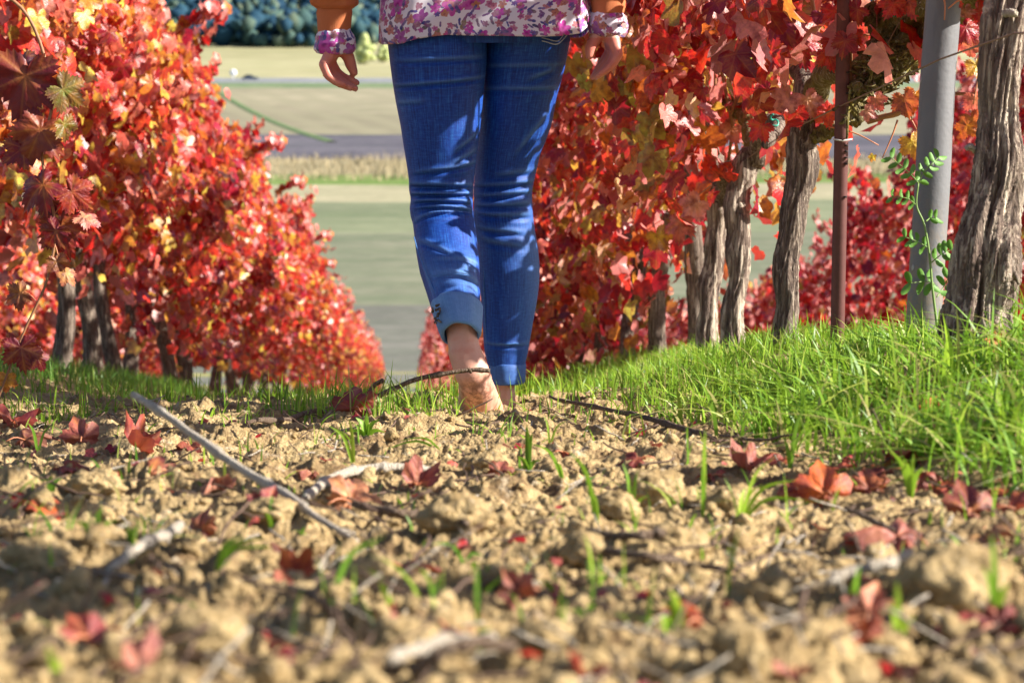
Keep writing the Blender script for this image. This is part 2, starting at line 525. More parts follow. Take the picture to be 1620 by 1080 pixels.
def mat_floral():
    m, n = new_mat("floral_print"); b = NB(n)
    uv = b.n("ShaderNodeTexCoord").outputs['UV']
    col_ = None
    wn = b.noise(30, 3, .5, uv)
    white = b.mix(b.noise(9, 2, .5, uv).outputs[0], (.60, .56, .66), (.70, .66, .72))  # white cloth, with the lavender cast of shade put into its colour
    c = white

    def layer(c, scale, seedoff, r0, petals, depth, colA, colB, dens, stretch=1.0, dark=None):
        mp = b.mapping(uv, (scale, scale, 1), loc=(seedoff, seedoff * .37, 0))
        v = b.n("ShaderNodeTexVoronoi"); v.voronoi_dimensions = '2D'; v.inputs['Scale'].default_value = 1.0
        v.inputs['Randomness'].default_value = .9
        b.set(v.inputs['Vector'], mp)
        loc = b.n("ShaderNodeVectorMath", operation='SUBTRACT', i_0=mp, i_1=v.outputs['Position'])
        rc = b.n("ShaderNodeSeparateColor", i_0=v.outputs['Color'])
        sp = b.n("ShaderNodeSeparateXYZ", i_0=loc.outputs[0])
        a0 = b.math('MULTIPLY', rc.outputs[0], 6.283)
        ca, sa = b.math('COSINE', a0), b.math('SINE', a0)
        x = b.math('ADD', b.math('MULTIPLY', sp.outputs[0], ca), b.math('MULTIPLY', sp.outputs[1], sa))
        y = b.math('SUBTRACT', b.math('MULTIPLY', sp.outputs[1], ca), b.math('MULTIPLY', sp.outputs[0], sa))
        y = b.math('MULTIPLY', y, stretch)
        rr = b.math('SQRT', b.math('ADD', b.math('MULTIPLY', x, x), b.math('MULTIPLY', y, y)))
        an = b.math('ARCTAN2', y, x)
        lim = b.math('MULTIPLY', r0, b.math('ADD', 1.0 - depth, b.math('MULTIPLY', depth, b.math('ABSOLUTE', b.math('COSINE', b.math('MULTIPLY', an, petals / 2.0))))))
        lim = b.math('MULTIPLY', lim, b.math('ADD', .7, b.math('MULTIPLY', rc.outputs[2], .5)))
        msk = b.math('LESS_THAN', b.math('ADD', rr, b.math('MULTIPLY', b.math('SUBTRACT', wn.outputs[0], .5), r0 * .6)), lim)
        msk = b.math('MULTIPLY', msk, b.math('LESS_THAN', rc.outputs[1], dens))
        fc = b.mix(rc.outputs[2], colA, colB)
        ctr = b.ramp(b.math('DIVIDE', rr, r0), [(.12, 1.0), (.3, 0.0)])
        fc = b.mix(b.math('MULTIPLY', ctr, .6), fc, dark or (.12, .0, .08))
        shade = b.ramp(b.noise(60, 3, .6, uv).outputs[0], [(.35, 0.0), (.65, 1.0)])
        fc = b.mix(b.math('MULTIPLY', shade, .45), fc, b.mix(.5, fc, (.8, .5, .7)))
        return b.mix(msk, c, fc)
    c = layer(c, 34, 3.1, .42, 2, .55, (.02, .035, .16), (.16, .14, .04), .7, 1.9)
    c = layer(c, 46, 7.7, .40, 2, .55, (.03, .06, .26), (.20, .05, .14), .6, 2.0)
    c = layer(c, 40, 1.9, .36, 5, .45, (.36, .05, .28), (.40, .16, .08), .62)
    c = layer(c, 24, 5.3, .36, 5, .5, (.45, .02, .33), (.20, .03, .22), .62)
    c = layer(c, 15, 9.4, .34, 6, .5, (.50, .015, .34), (.36, .02, .26), .55)
    c = layer(c, 44, 12.4, .38, 5, .45, (.02, .04, .30), (.40, .15, .05), .42)
    c = layer(c, 38, 21.7, .40, 2, .6, (.015, .045, .28), (.02, .03, .16), .35, 2.0)
    nz = b.noise(1.0, 2, .5, b.mapping(uv, (900, 900, 1))).outputs[0]
    b.out(b.principled(c, .8, b.bump(nz, .15, .001), .3, Sheen_Weight=.1)); return m


def mat_skin(name, c, dirt=False):
    m, n = new_mat(name); b = NB(n)
    tc = b.n("ShaderNodeTexCoord").outputs['Object']
    ns = b.noise(28, 3, .6, tc).outputs[0]
    cc = b.mix(ns, tuple(v * .88 for v in c), tuple(min(1, v * 1.1) for v in c))
    cc = b.mix(b.ramp(b.noise(60, 2, .5, tc).outputs[0], [(.5, 0.0), (.75, .4)]), cc, (c[0] * .95, c[1] * .62, c[2] * .55))
    if dirt:
        geo = b.n("ShaderNodeNewGeometry")
        at = b.n("ShaderNodeSeparateColor", i_0=b.n("ShaderNodeAttribute", attribute_name="lc").outputs['Color'])
        cc = b.mix(b.math('MULTIPLY', at.outputs[1], b.ramp(ns, [(.3, .55), (.6, 1.0)])), cc, (.58, .17, .125))
        dm = b.math('MULTIPLY', at.outputs[0], b.ramp(b.noise(85, 5, .7, tc).outputs[0], [(.40, 0.0), (.56, 1.0)]))
        cc = b.mix(b.math('MULTIPLY', dm, .85), cc, (.19, .085, .055))
    h = b.noise(240, 3, .6, tc).outputs[0]
    b.out(b.principled(cc, .5, b.bump(h, .25, .0015), .4, Subsurface_Weight=.08, Subsurface_Radius=(.02, .006, .003), Subsurface_Scale=.3)); return m


M_ground = mat_ground()
M_soil = mat_soil("dry_clod_soil")
M_leafhi = mat_leaf("vine_leaf_near", .38, .36, .5, True, .35)
M_leafshoot = mat_leaf("vine_leaf_sharp", .5, .18, .15, True, .4)
M_leaf = mat_leaf("vine_leaf", .34, .34, .6, False)  # pale underside strengthened in place of pinkish sun gloss
M_dryleaf = mat_leaf("fallen_vine_leaf", .6, .15, .3, True, .3)
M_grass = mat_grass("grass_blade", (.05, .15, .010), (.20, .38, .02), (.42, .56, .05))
M_grassd = mat_grass("grass_blade_shade_tint", (.03, .12, .02), (.07, .22, .03), (.16, .34, .05))  # darker copy of the grass greens, shade under the left row painted in
M_bark = mat_bark("vine_bark", (.03, .02, .02), (.14, .10, .078), (.42, .35, .28))
M_barkN = mat_bark("vine_bark_near", (.028, .017, .018), (.17, .12, .095), (.58, .49, .38), .6, 0, .05)
M_bark_moss = mat_bark("mossy_vine_bark", (.045, .035, .02), (.15, .115, .04), (.36, .32, .18), .7, .75, .5)
M_cane = mat_simple("vine_cane", (.28, .13, .06), .6, .3, 60, .3)
M_twig = mat_bark("dead_twig", (.07, .04, .025), (.17, .11, .075), (.34, .27, .2), 2.0, 0, .3)
M_twigpale = mat_bark("bleached_twig", (.42, .34, .25), (.62, .53, .42), (.76, .69, .58), 2.0, 0, .3)
M_petiole = mat_simple("leaf_stalk", (.45, .17, .08), .5, .2, 80, .1)

# ------------------------------------------------------------------ ground sheet
def grid_mesh(name, xs, ys, mat, zf, dz=0.0):
    X, Y = np.meshgrid(xs, ys)
    Z = zf(X, Y) + dz
    V = np.stack([X, Y, Z], -1).reshape(-1, 3)
    nx, ny = len(xs), len(ys)
    i = np.arange(ny - 1)[:, None] * nx; j = np.arange(nx - 1)[None, :]
    Q = np.stack([i + j, i + j + 1, i + nx + j + 1, i + nx + j], -1).reshape(-1, 4)
    return make_mesh(name, V, Q)


u = np.concatenate([-np.geomspace(40, 1.04, 46), np.linspace(-1, 1, 700), np.geomspace(1.04, 40, 46)])
ys = np.concatenate([np.linspace(-12, .95, 40), np.geomspace(1.0, 6.6, 640), 6.6 + np.geomspace(.02, 165, 190)])
Ug, Yg = np.meshgrid(u, ys)
half = np.maximum(Yg, 1.0) * .31
Xg = np.maximum(Yg, 0) * math.tan(yy_) + Ug * half
Xg = np.clip(Xg, -320, 320)
Zg = height(Xg, Yg)
nx_, ny_ = len(u), len(ys)
ii = np.arange(ny_ - 1)[:, None] * nx_; jj_ = np.arange(nx_ - 1)[None, :]
Qg = np.stack([ii + jj_, ii + jj_ + 1, ii + nx_ + jj_ + 1, ii + nx_ + jj_], -1).reshape(-1, 4)
# drop the collapsed rim cells
xa = Xg.reshape(-1); Qg = Qg[(np.abs(xa[Qg[:, 1]] - xa[Qg[:, 0]]) > 1e-6) | (np.abs(xa[Qg[:, 2]] - xa[Qg[:, 3]]) > 1e-6)]
ground_me = make_mesh("ground", np.stack([Xg, Yg, Zg], -1).reshape(-1, 3), Qg)
g = link("ground", ground_me, M_ground)
tag(g, kind='structure')

# ------------------------------------------------------------------ valley fields
def mat_field(name, c1, c2, scale=.05, stripe=None, sc_rot=0.0, amp=.3, c3=None):
    m, n = new_mat(name); b = NB(n)
    tc = b.n("ShaderNodeTexCoord").outputs['Object']
    n1 = b.noise(scale, 5, .6, tc).outputs[0]
    n2 = b.noise(scale * 14, 4, .6, tc).outputs[0]
    c = b.mix(b.ramp(b.math('ADD', b.math('MULTIPLY', n1, .6), b.math('MULTIPLY', n2, .4)), [(.40, 0.0), (.60, 1.0)]), tuple(v_ * .82 for v_ in c1), c2)
    pt = b.ramp(b.noise(1.0, 4, .7, b.mapping(tc, (.03, .16, 1))).outputs[0], [(.42, 0.0), (.62, .55)])
    c = b.mix(pt, c, tuple(v_ * f_ for v_, f_ in zip(c1, (.62, .75, .62))))
    if stripe:
        wv = b.n("ShaderNodeTexWave", i_Scale=stripe, i_Distortion=1.2); wv.inputs['Detail'].default_value = 2
        b.set(wv.inputs['Vector'], b.mapping(tc, (1, 1, 1), (0, 0, sc_rot)))
        c = b.mix(b.math('MULTIPLY', wv.outputs[0], amp), c, c3 or tuple(v * .6 for v in c1))
    b.out(b.principled(c, .95, b.bump(n2, .5, .1), .1)); return m


def field(name, y0, y1, mat, x0=-420, x1=420, dz=0.0, nseg=14):
    xs_ = np.linspace(x0, x1, 60); ys_ = np.linspace(y0, y1, nseg)
    me = grid_mesh(name, xs_, ys_, mat, zbase, dz)
    c_ = np.zeros(len(me.vertices) * 3, np.float32); me.vertices.foreach_get("co", c_); c_ = c_.reshape(-1, 3)
    c_[:, 1] += 15 * fbm(c_[:, 0] / 45, c_[:, 1] / 260, 17, 3) * np.clip((c_[:, 1] - 150) / 250, 0, 1) * (c_[:, 1] < 1100)
    me.vertices.foreach_set("co", c_.ravel()); me.update()
    o = link(name, me, mat)
    return tag(o, kind='structure')


TAN1, TAN2 = (.28, .25, .16), (.54, .46, .27)
YB = [171.6, 196, 226, 256, 294, 320, 334, 369, 418, 600, 632, 668, 1250]
field("ploughed_field", 153, 205, mat_field("ploughed_grey", (.145, .14, .12), (.185, .175, .15), .05, 1.2, R(80), .25), dz=.03)
field("stubble_field", 205, 262, mat_field("stubble_green", (.155, .165, .11), (.205, .20, .14), .03, .8, R(84), .25))
field("green_field", 262, 298, mat_field("field_green", (.13, .155, .095), (.185, .20, .125), .03, 1.0, R(85), .3, (.28, .26, .15)))
field("straw_field", 298, 322, mat_field("straw_tan", TAN1, (.36, .32, .21), .04))
field("green_verge", 322, 338, mat_field("verge_green", (.11, .19, .04), (.17, .21, .07), .1))
field("straw_strip", 338, 366, mat_field("strip_straw", (.24, .20, .12), (.34, .28, .17), .06))
field("dark_ploughed_field", 366, 424, mat_field("plough_violet", (.095, .085, .11), (.145, .13, .15), .04, .7, R(87), .3))
field("striped_field", 424, 604, mat_field("striped_tan", (.235, .20, .14), (.31, .27, .185), .012, .04, R(-10.6), .75, (.22, .20, .13)))
field("roadside_grass", 604, 634, mat_field("roadside_green", (.12, .17, .09), (.20, .23, .13), .04))
rd = field("road", 634, 664, mat_field("road_grey", (.20, .20, .22), (.26, .26, .28), .1), dz=.0, nseg=4)
field("hill_field", 664, 1080, mat_field("hill_tan", (.31, .27, .16), (.42, .37, .235), .006, .016, R(-38), .75, (.28, .27, .13)), nseg=60)
field("hills", 1080, 2500, mat_field("hill_scrub", (.06, .12, .08), (.30, .28, .16), .012), -900, 900, nseg=60)
# wing ground beside the field strips
for s in (-1, 1):
    x0, x1 = (-1600, -420) if s < 0 else (420, 1600)
    field("plain", 100, 1080, mat_field("plain_tan", (.34, .31, .18), (.44, .39, .22), .01), x0, x1, dz=-.02, nseg=40)

# dark curved drainage line through the striped field
pts = []
for t in np.linspace(0, 1, 26):
    px = 345 + (525 - 345) * t; py = 143 + (222 - 143) * t ** .9 + 6 * math.sin(t * PI)
    d = 28.0 * FPX / (py + 40)
    q = P(px, py, d); q[2] = zbase(q[0], q[1])
    pts.append(q)
pts = np.array(pts)
hw = 1.0
V = []
for q in pts:
    V += [q + [-hw, 0, .02], q + [-hw * .5, 0, .25], q + [hw * .5, 0, .25], q + [hw, 0, .02]]
Q = []
for i in range(len(pts) - 1):
    for k in range(3): Q.append([i * 4 + k, i * 4 + k + 1, i * 4 + 5 + k, i * 4 + 4 + k])
o = link("field_bank", make_mesh("field_bank", np.array(V), np.array(Q)), mat_simple("bank_green", (.09, .14, .045), .9, .3, .5, .2))
tag(o, kind='structure')

# dry tall grass band
def spikes(name, n, xr, yr, h, wd, mat, seed, hpow=1.0):
    lr = np.random.default_rng(seed)
    x = lr.uniform(*xr, n); y = lr.uniform(*yr, n); z = zbase(x, y)
    hh = lr.uniform(.2, 1, n) * h * (.35 + 1.5 * np.clip(vnoise(x / 6, y / 4, 66) + .4, 0, 1)); a = lr.uniform(0, PI, n); ww = wd * lr.uniform(.6, 1.2, n)
    dx, dy = np.cos(a) * ww, np.sin(a) * ww
    tip = np.stack([x + lr.normal(0, .15, n) * h, y, z + hh], -1)
    A = np.stack([x - dx, y - dy, z - .1], -1); B = np.stack([x + dx, y + dy, z - .1], -1)
    V = np.stack([A, B, tip], 1).reshape(-1, 3)
    F = np.arange(3 * n).reshape(-1, 3)
    c = np.repeat(lr.uniform(0, 1, n), 3)
    return make_mesh(name, V, F, colors=np.stack([c, c, c], -1), smooth=False)


M_dry = mat_simple("dry_grass", (.33, .27, .16), .9, .3, .3, .1)
o = link("dry_grass", spikes("dry_grass", 26000, (-150, 260), (332, 374), 1.5, .10, M_dry, 4), M_dry); tag(o, kind='stuff')

# forest on the hills: crowns and pale scrub
def crowns(n, xr, yr, rr, sub, seed, edge=True):
    lr = np.random.default_rng(seed)
    V0, F0 = sub
    parts_V = []; k = len(V0)
    x = lr.uniform(*xr, n); y = lr.uniform(*yr, n)
    ed = 985 + x * .42 + 25 * np.sin(x / 23.0)
    y = np.where(y < ed, ed + lr.uniform(0, 60, n), y) if edge else y
    gap = vnoise(x / 45, y / 60, 31) < -.27
    keep = ~gap
    x, y = x[keep], y[keep]; n = len(x)
    z = zbase(x, y); r = lr.uniform(*rr, n)
    dist = lr.uniform(.5, 1.45, (n, k))
    V = V0[None] * dist[..., None] * r[:, None, None]
    V[..., 2] *= 1.15
    V += np.stack([x, y, z + r * .8 + lr.uniform(0, 7, n)], -1)[:, None, :]
    F = (F0[None] + (np.arange(n) * k)[:, None, None]).reshape(-1, 3)
    c = lr.uniform(0, 1, n)
    C = np.clip(np.repeat(c, k) * .75 + .25 * lr.uniform(0, 1, n * k), 0, 1)
    return V.reshape(-1, 3), F, np.stack([C, C, C], -1)


def mat_forest():
    m, n = new_mat("forest_foliage"); b = NB(n)
    at = b.n("ShaderNodeAttribute", attribute_name="lc")
    tc = b.n("ShaderNodeTexCoord").outputs['Object']
    c = b.ramp(at.outputs['Fac'], [(0, (.006, .03, .07)), (.5, (.012, .05, .075)), (.75, (.045, .085, .065)), (1, (.20, .21, .11))])  # blue of distant haze and shade put into the crown colours
    ns = b.noise(.5, 4, .7, tc).outputs[0]
    c = b.mix(b.math('MULTIPLY', ns, .4), c, (.01, .04, .07))
    b.out(b.principled(c, .8, b.bump(ns, .6, .6), .2)); return m


M_forest = mat_forest()
V, F, C = crowns(26000, (-420, 420), (930, 1450), (1.0, 3.8), ICO1, 5)
o = link("forest", make_mesh("forest", V, F, C), M_forest); tag(o, kind='stuff')

# lone pale trees by the edge of the hill field
M_poplar = mat_simple("pale_poplar_foliage", (.34, .38, .15), .8, .35, .4, .5, .4)
M_trunkfar = mat_simple("far_trunk", (.16, .12, .09), .9, .2, 1)
def far_tree(px, py_base, hpx, wpx, label, mat):
    d = 28.0 * FPX / (py_base + 40)
    q = P(px, py_base, d); q[2] = zbase(q[0], q[1])
    hm = hpx / FPX * d; wm = wpx / FPX * d
    root = empty("tree", q, label, "tree", "pale trees at the foot of the forest")
    v, f = tube([[0, 0, -.3], [0, 0, hm * .35], [0.1, 0, hm * .6]], [wm * .05, wm * .04, wm * .02], 8)
    link("trunk", make_mesh("trunk", v, f), M_trunkfar, root)
    lr = np.random.default_rng(int(px)); V0, F0 = ICO2; ps = []
    for k in range(70):
        t = lr.uniform(.15, 1)
        rr = wm * .5 * math.sin(min(1, t * 1.1 + .12) * PI) ** .6 * lr.uniform(.2, 1)
        a = lr.uniform(0, 2 * PI)
        c = np.array([rr * math.cos(a), rr * math.sin(a), hm * t])
        ps.append((V0 * lr.uniform(.75, 1.25, (len(V0), 1)) * wm * lr.uniform(.10, .2) + c, F0))
    v, f, _ = cat_parts(ps)
    c_ = link("crown", make_mesh("crown", v, f), mat, root); c_['kind'] = 'stuff'
far_tree(577, 100, 46, 34, "taller of two pale trees at the forest foot, right of the left hand", M_poplar)
far_tree(607, 98, 30, 24, "smaller pale tree between the left hand and the shirt hem", M_poplar)

# car on the far road, white post beside it
M_car = mat_simple("car_paint_dark_blue", (.015, .035, .09), .25, .1, 2, 0, spec=.6)
M_glass = mat_simple("car_glass", (.03, .04, .05), .1, .1, 2, 0, spec=.8)
M_tyre = mat_simple("tyre_rubber", (.02, .02, .02), .8, .1, 5)
M_rim = mat_simple("wheel_rim", (.5, .5, .5), .35, .1, 5)
dcar = 648.0
q = P(396, 125, dcar); q[2] = zbase(q[0], q[1])
car = empty("parked_car", q, "small dark blue car on the road across the far fields", "car")
def extrude_profile(prof, wd, taper=0.0):
    prof = np.array(prof); n = len(prof)
    A = np.stack([prof[:, 0], np.full(n, -wd / 2), prof[:, 1]], -1); B = A.copy(); B[:, 1] = wd / 2
    hi = prof[:, 1] > .9
    A[hi, 1] += taper; B[hi, 1] -= taper
    V = np.vstack([A, B]); i = np.arange(n); j = (i + 1) % n
    Q = np.stack([i, j, j + n, i + n], -1)
    bm = bmesh.new(); vs = [bm.verts.new(v) for v in V]
    for q_ in Q: bm.faces.new([vs[k] for k in q_])
    bm.faces.new([vs[k] for k in range(n)][::-1]); bm.faces.new([vs[n + k] for k in range(n)])
    bmesh.ops.recalc_face_normals(bm, faces=bm.faces)
    me = bpy.data.meshes.new("profile"); bm.to_mesh(me); bm.free(); return me
link("body", extrude_profile([(-2.15, .35), (-2.2, .75), (-2.0, .98), (-1.2, 1.02), (1.1, .98), (2.0, .82), (2.15, .6), (2.1, .35)], 1.75), M_car, car)
link("cabin", extrude_profile([(-1.7, .98), (-1.25, 1.42), (-.9, 1.48), (.2, 1.46), (.95, .98)], 1.62, .12), M_glass, car)
link("roof_panel", extrude_profile([(-1.2, 1.43), (-.9, 1.50), (.2, 1.48), (.35, 1.41)], 1.36, .02), M_car, car)
for sx in (-1.35, 1.3):
    for sy in (-.8, .8):
        v, f = tube([[sx, sy - .11, .32], [sx, sy + .11, .32]], .32, 20)
        wh = link("wheel", make_mesh("wheel", v, f, smooth=False), M_tyre, car)
        v, f = tube([[sx, sy - .12, .32], [sx, sy + .12, .32]], .19, 14)
        link("rim", make_mesh("rim", v, f, smooth=False), M_rim, wh)
M_white = mat_simple("white_paint", (.8, .8, .78), .5, .05, 5)
q = P(369, 119, 655.0); q[2] = zbase(q[0], q[1])
post = empty("marker_post", q, "small white marker standing in the far field above the dark blue car", "marker post")
v, f = tube([[0, 0, -.2], [0, 0, 1.2]], .12, 10); link("pole", make_mesh("pole", v, f), M_white, post)
v, f = tube([[0, -.1, 1.7], [0, .1, 1.7]], .95, 20); link("disc", make_mesh("disc", v, f, smooth=False), M_white, post)

# ------------------------------------------------------------------ vine leaves
def outline(n, serr=0.0, seed=0):
    ct = np.array([0, 14, 32, 46, 60, 78, 95, 110, 126, 146, 165, 180])
    cr = np.array([1, .86, .60, .78, .88, .74, .54, .64, .68, .55, .36, .10])
    th = np.linspace(-180, 180, n, endpoint=False) + 180.0 / n * 0
    r = np.interp(np.abs(th), ct, cr)
    lr = np.random.default_rng(seed)
    r = r * (1 + .05 * lr.uniform(-1, 1, n))
    if serr:
        r = r * (1 + serr * np.where(np.arange(n) % 2 == 0, 1, -1) * (np.abs(th) < 165))
    return np.radians(th), r


def leaf_variant(n, rings, serr, curl, fold, seed, wave=.06):
    th, r = outline(n, serr, seed)
    lr = np.random.default_rng(seed + 99)
    ph = lr.uniform(0, 6.28, 4)
    V = [[0, 0, 0]]
    for k in range(1, rings + 1):
        t = k / rings
        rr = r * t if k == rings else (r * .5 + .35 * r.mean()) * t
        x = np.sin(th) * rr; y = np.cos(th) * rr
        z = -curl * (x ** 2 + y ** 2) + fold * np.abs(x) + wave * t * np.sin(3 * th + ph[0]) + wave * .7 * t * np.sin(7 * th + ph[1])
        V += list(np.stack([x, y, z], -1))
    V = np.array(V)
    F3 = [[0, 1 + (j + 1) % n, 1 + j] for j in range(n)]
    F = list(F3)
    for k in range(rings - 1):
        a = 1 + k * n; b2 = 1 + (k + 1) * n
        for j in range(n):
            j2 = (j + 1) % n
            F += [[a + j, a + j2, b2 + j2], [a + j, b2 + j2, b2 + j]]
    F = np.array(F)          # +z is the upper face
    uv = V[:, :2].copy()
    return V, np.ascontiguousarray(F), uv


LV_FAR = [leaf_variant(7, 1, 0, .25, .1, s) for s in range(4)]
LV_MID = [leaf_variant(16, 1, 0, lc_, fo, s, .07) for s, (lc_, fo) in enumerate([(.3, .15), (.45, .25), (.15, -.2), (.6, .1), (.1, .35)])]
LV_NEAR = [leaf_variant(22, 1, .05, lc_, fo, s + 10, .07) for s, (lc_, fo) in enumerate([(.3, .15), (.5, .25), (.15, -.2), (.7, .1), (.1, .4), (.35, -.35), (.25, .1), (.55, .3)])]
LV_HI = [leaf_variant(64, 3, .085, lc_, fo, s + 30, .05) for s, (lc_, fo) in enumerate([(.2, .15), (.45, .25), (.15, -.15), (.6, .15), (.3, .4)])]

LEAF_ME = []
for i, (v, f, uv) in enumerate(LV_NEAR):
    me = make_mesh("leaf", v, f, np.ones((len(v), 3)), uv); me.materials.append(M_leafhi); LEAF_ME.append(me)
LEAF_HI_ME = []
for i, (v, f, uv) in enumerate(LV_HI):
    # tint: redder towards the rim
    rr = np.linalg.norm(v[:, :2], axis=1)
    c = np.ones((len(v), 3)); c[:, 1] = np.clip(1.5 - rr * .9, .4, 1.5); c[:, 2] = np.clip(1.2 - .4 * rr, 0, 1)
    me = make_mesh("leaf", v, f, c, uv); me.materials.append(M_leafhi); LEAF_HI_ME.append(me)
LEAF_SH_ME = []
for me in LEAF_HI_ME:
    m2 = me.copy(); m2.materials.clear(); m2.materials.append(M_leafshoot); LEAF_SH_ME.append(m2)
LEAF_DRY_ME = []
for i, (cu, fo) in enumerate([(.9, .3), (1.3, -.3), (.5, .8), (-.6, .5), (1.0, .6)]):
    v, f, uv = leaf_variant(32, 3, .05, cu, fo, i + 60, .16)
    me = make_mesh("blade", v, f, np.ones((len(v), 3)), uv); me.materials.append(M_dryleaf); LEAF_DRY_ME.append(me)

PAL = dict(deep=(.20, .006, .012), crimson=(.34, .010, .028), red=(.55, .022, .016), bright=(.68, .05, .025),
           salmon=(.66, .17, .12), pink=(.66, .26, .22), orange=(.66, .20, .025), amber=(.70, .36, .04),
           yellow=(.68, .52, .07), olive=(.26, .24, .04), lime=(.42, .46, .07), brown=(.17, .07, .03), purple=(.14, .01, .06))
MIX_L = [('red', .12), ('bright', .19), ('salmon', .20), ('pink', .12), ('orange', .14), ('amber', .10), ('yellow', .06), ('crimson', .09), ('deep', .01), ('brown', .01), ('olive', .01)]  # salmon and pink shares also stand in for glossy sun reflection
MIX_R = [('red', .28), ('crimson', .34), ('bright', .06), ('deep', .12), ('purple', .07), ('salmon', .04), ('orange', .02), ('amber', .01), ('pink', .06), ('olive', .01)]  # reds deepened, shade on this row's near face put into the palette
MIX_RLOW = [('red', .20), ('crimson', .10), ('bright', .14), ('orange', .16), ('amber', .10), ('yellow', .08), ('lime', .09), ('olive', .07), ('salmon', .06)]


def pick_cols(mix, n, lr):
    names = [m[0] for m in mix]; p = np.array([m[1] for m in mix]); p /= p.sum()
    idx = lr.choice(len(names), n, p=p)
    c = np.array([PAL[k] for k in names])[idx]
    return np.clip(c * lr.uniform(.75, 1.25, (n, 1)) * lr.uniform(.9, 1.1, (n, 3)), 0, 1)


def leaf_frames(nrm, lr, droop=1.0):
    n = len(nrm)
    nrm = nrm / np.linalg.norm(nrm, axis=1)[:, None]
    t = np.stack([lr.normal(0, .6, n), lr.normal(0, .6, n), -droop * np.ones(n) + lr.normal(0, .35, n)], -1)
    t = t - nrm * (t * nrm).sum(1)[:, None]
    t /= np.linalg.norm(t, axis=1)[:, None] + 1e-9
    s = np.cross(t, nrm)
    return np.stack([s, t, nrm], -1)      # columns: x,y,z axes


def joined_leaves(name, pos, fr, size, colr, variants, mat, parent, lr):
    parts = []; which = lr.integers(0, len(variants), len(pos)); UV = []
    for k, (v, f, uv) in enumerate(variants):
        m = which == k; c = int(m.sum())
        if c == 0: continue
        VV = np.einsum('nij,vj->nvi', fr[m], v) * size[m][:, None, None] + pos[m][:, None, :]
        FF = (f[None] + (np.arange(c) * len(v))[:, None, None]).reshape(-1, 3)
        CC = np.repeat(colr[m], len(v), axis=0)
        parts.append((VV.reshape(-1, 3), FF, CC)); UV.append(np.tile(uv, (c, 1)))
    V, F, C = cat_parts(parts)
    me = make_mesh(name, V, F, C, np.concatenate(UV))
    o = link(name, me, mat, parent); o['kind'] = 'stuff'
    return o


def canopy_points(n, lo, hi, halfw, halfl, lr, facing):
    """leaf positions in a ragged hedge-shaped wall round the wires (local), and outward normals"""
    N = n * 3; sd_ = int(lr.integers(0, 9999))
    z = lr.uniform(0, 1, N) ** .95
    y = lr.uniform(-halfl, halfl, N) * 1.12
    side = np.where(lr.uniform(0, 1, N) < (.62 if facing else .5), facing if facing else 1, -facing if facing else -1)
    prof = np.sin(np.clip(z * .84 + .14, 0, 1) * PI) ** .55
    rag = 1.0 + 1.1 * vnoise(y * 4.2 + 31, z * 5.5 + side * 7, sd_) + .5 * vnoise(y * 11, z * 13 + side * 9, sd_ + 1)
    depth = 1 - np.abs(lr.normal(0, .42, N))
    x = side * halfw * prof * rag * np.clip(depth, -.3, 1.3)
    gap = vnoise(y * 5.5 + 3, z * 8, sd_ + 3) + .5
    keep = lr.uniform(0, 1, N) < np.clip(gap * 2.4 - .25, .1, 1)
    top = hi + .38 * vnoise(y * 3.7, y * 0 + 5, sd_ + 5)
    zz = lo + (top - lo) * z
    low = lo + .16 * (vnoise(y * 4.5, y * 0 + 2, sd_ + 6) + .3)
    keep &= zz > low
    nr = np.stack([side * lr.uniform(.4, 1.2, N), lr.normal(-.15, .6, N), lr.normal(.22, .5, N)], -1)
    P3 = np.stack([x, y, zz], -1)[keep][:n]; nr = nr[keep][:n]; z = z[keep][:n]
    m = len(P3)
    # shoots that stick out of the top and the side
    ns = int(m * .06)
    for q_ in range(4):
        i0 = q_ * ns // 4; i1 = (q_ + 1) * ns // 4
        t = lr.uniform(0, 1, i1 - i0)[:, None]
        a0 = np.array([lr.uniform(-.15, .15), lr.uniform(-halfl, halfl), hi - .15]); a1 = a0 + np.array([lr.normal(0, .15) + .1 * (facing or 1), lr.normal(0, .12), lr.uniform(.2, .42)])
        P3[i0:i1] = a0 + (a1 - a0) * t + lr.normal(0, .03, (i1 - i0, 3))
    return P3, nr, z


def trunk_geo(hgt, r0, r1, lean, seed, seg=16, n=26, ridge=.22, flare=1.6):
    lr = np.random.default_rng(seed)
    t = np.linspace(0, 1, n)
    path = np.stack([lean[0] * t + .022 * np.sin(t * 5 + seed), lean[1] * t + .03 * np.sin(t * 4 + seed * 2), -.08 + (hgt + .08) * t], -1)
    rad = r0 + (r1 - r0) * t
    rad = rad * (1 + (flare - 1) * np.exp(-t * 7)) * (1 + .25 * np.exp(-((t - 1) / .12) ** 2))
    ph = lr.uniform(0, 6.28, 6); kk = [5, 8, 13, 19, 27]

    def rd(TH, TT):
        tw = TH + 1.4 * TT + .25 * np.sin(9 * TT + ph[5])
        f = np.ones_like(TH)
        f += ridge * .45 * np.sin(3 * tw + ph[0]) * .6
        for q_, k in enumerate(kk):
            if seg < 2.5 * k: break
            f += ridge * .35 * np.abs(np.sin(k * .5 * tw + ph[q_] + 2.0 * np.sin(5 * TT + ph[q_]))) - ridge * .17
        f += .10 * np.sin(11 * TT + ph[1]) * np.sin(2 * TH + ph[2])
        return f
    return tube(path, rad, seg, .05, rd, seed), path


def cane_geo(p0, p1, r, lr, sag=.1, n=8, seg=5):
    mid = (np.array(p0) + np.array(p1)) / 2 + lr.normal(0, sag, 3)
    return tube(smooth_path([p0, mid, p1], n), np.linspace(r, r * .5, n), seg, .05)


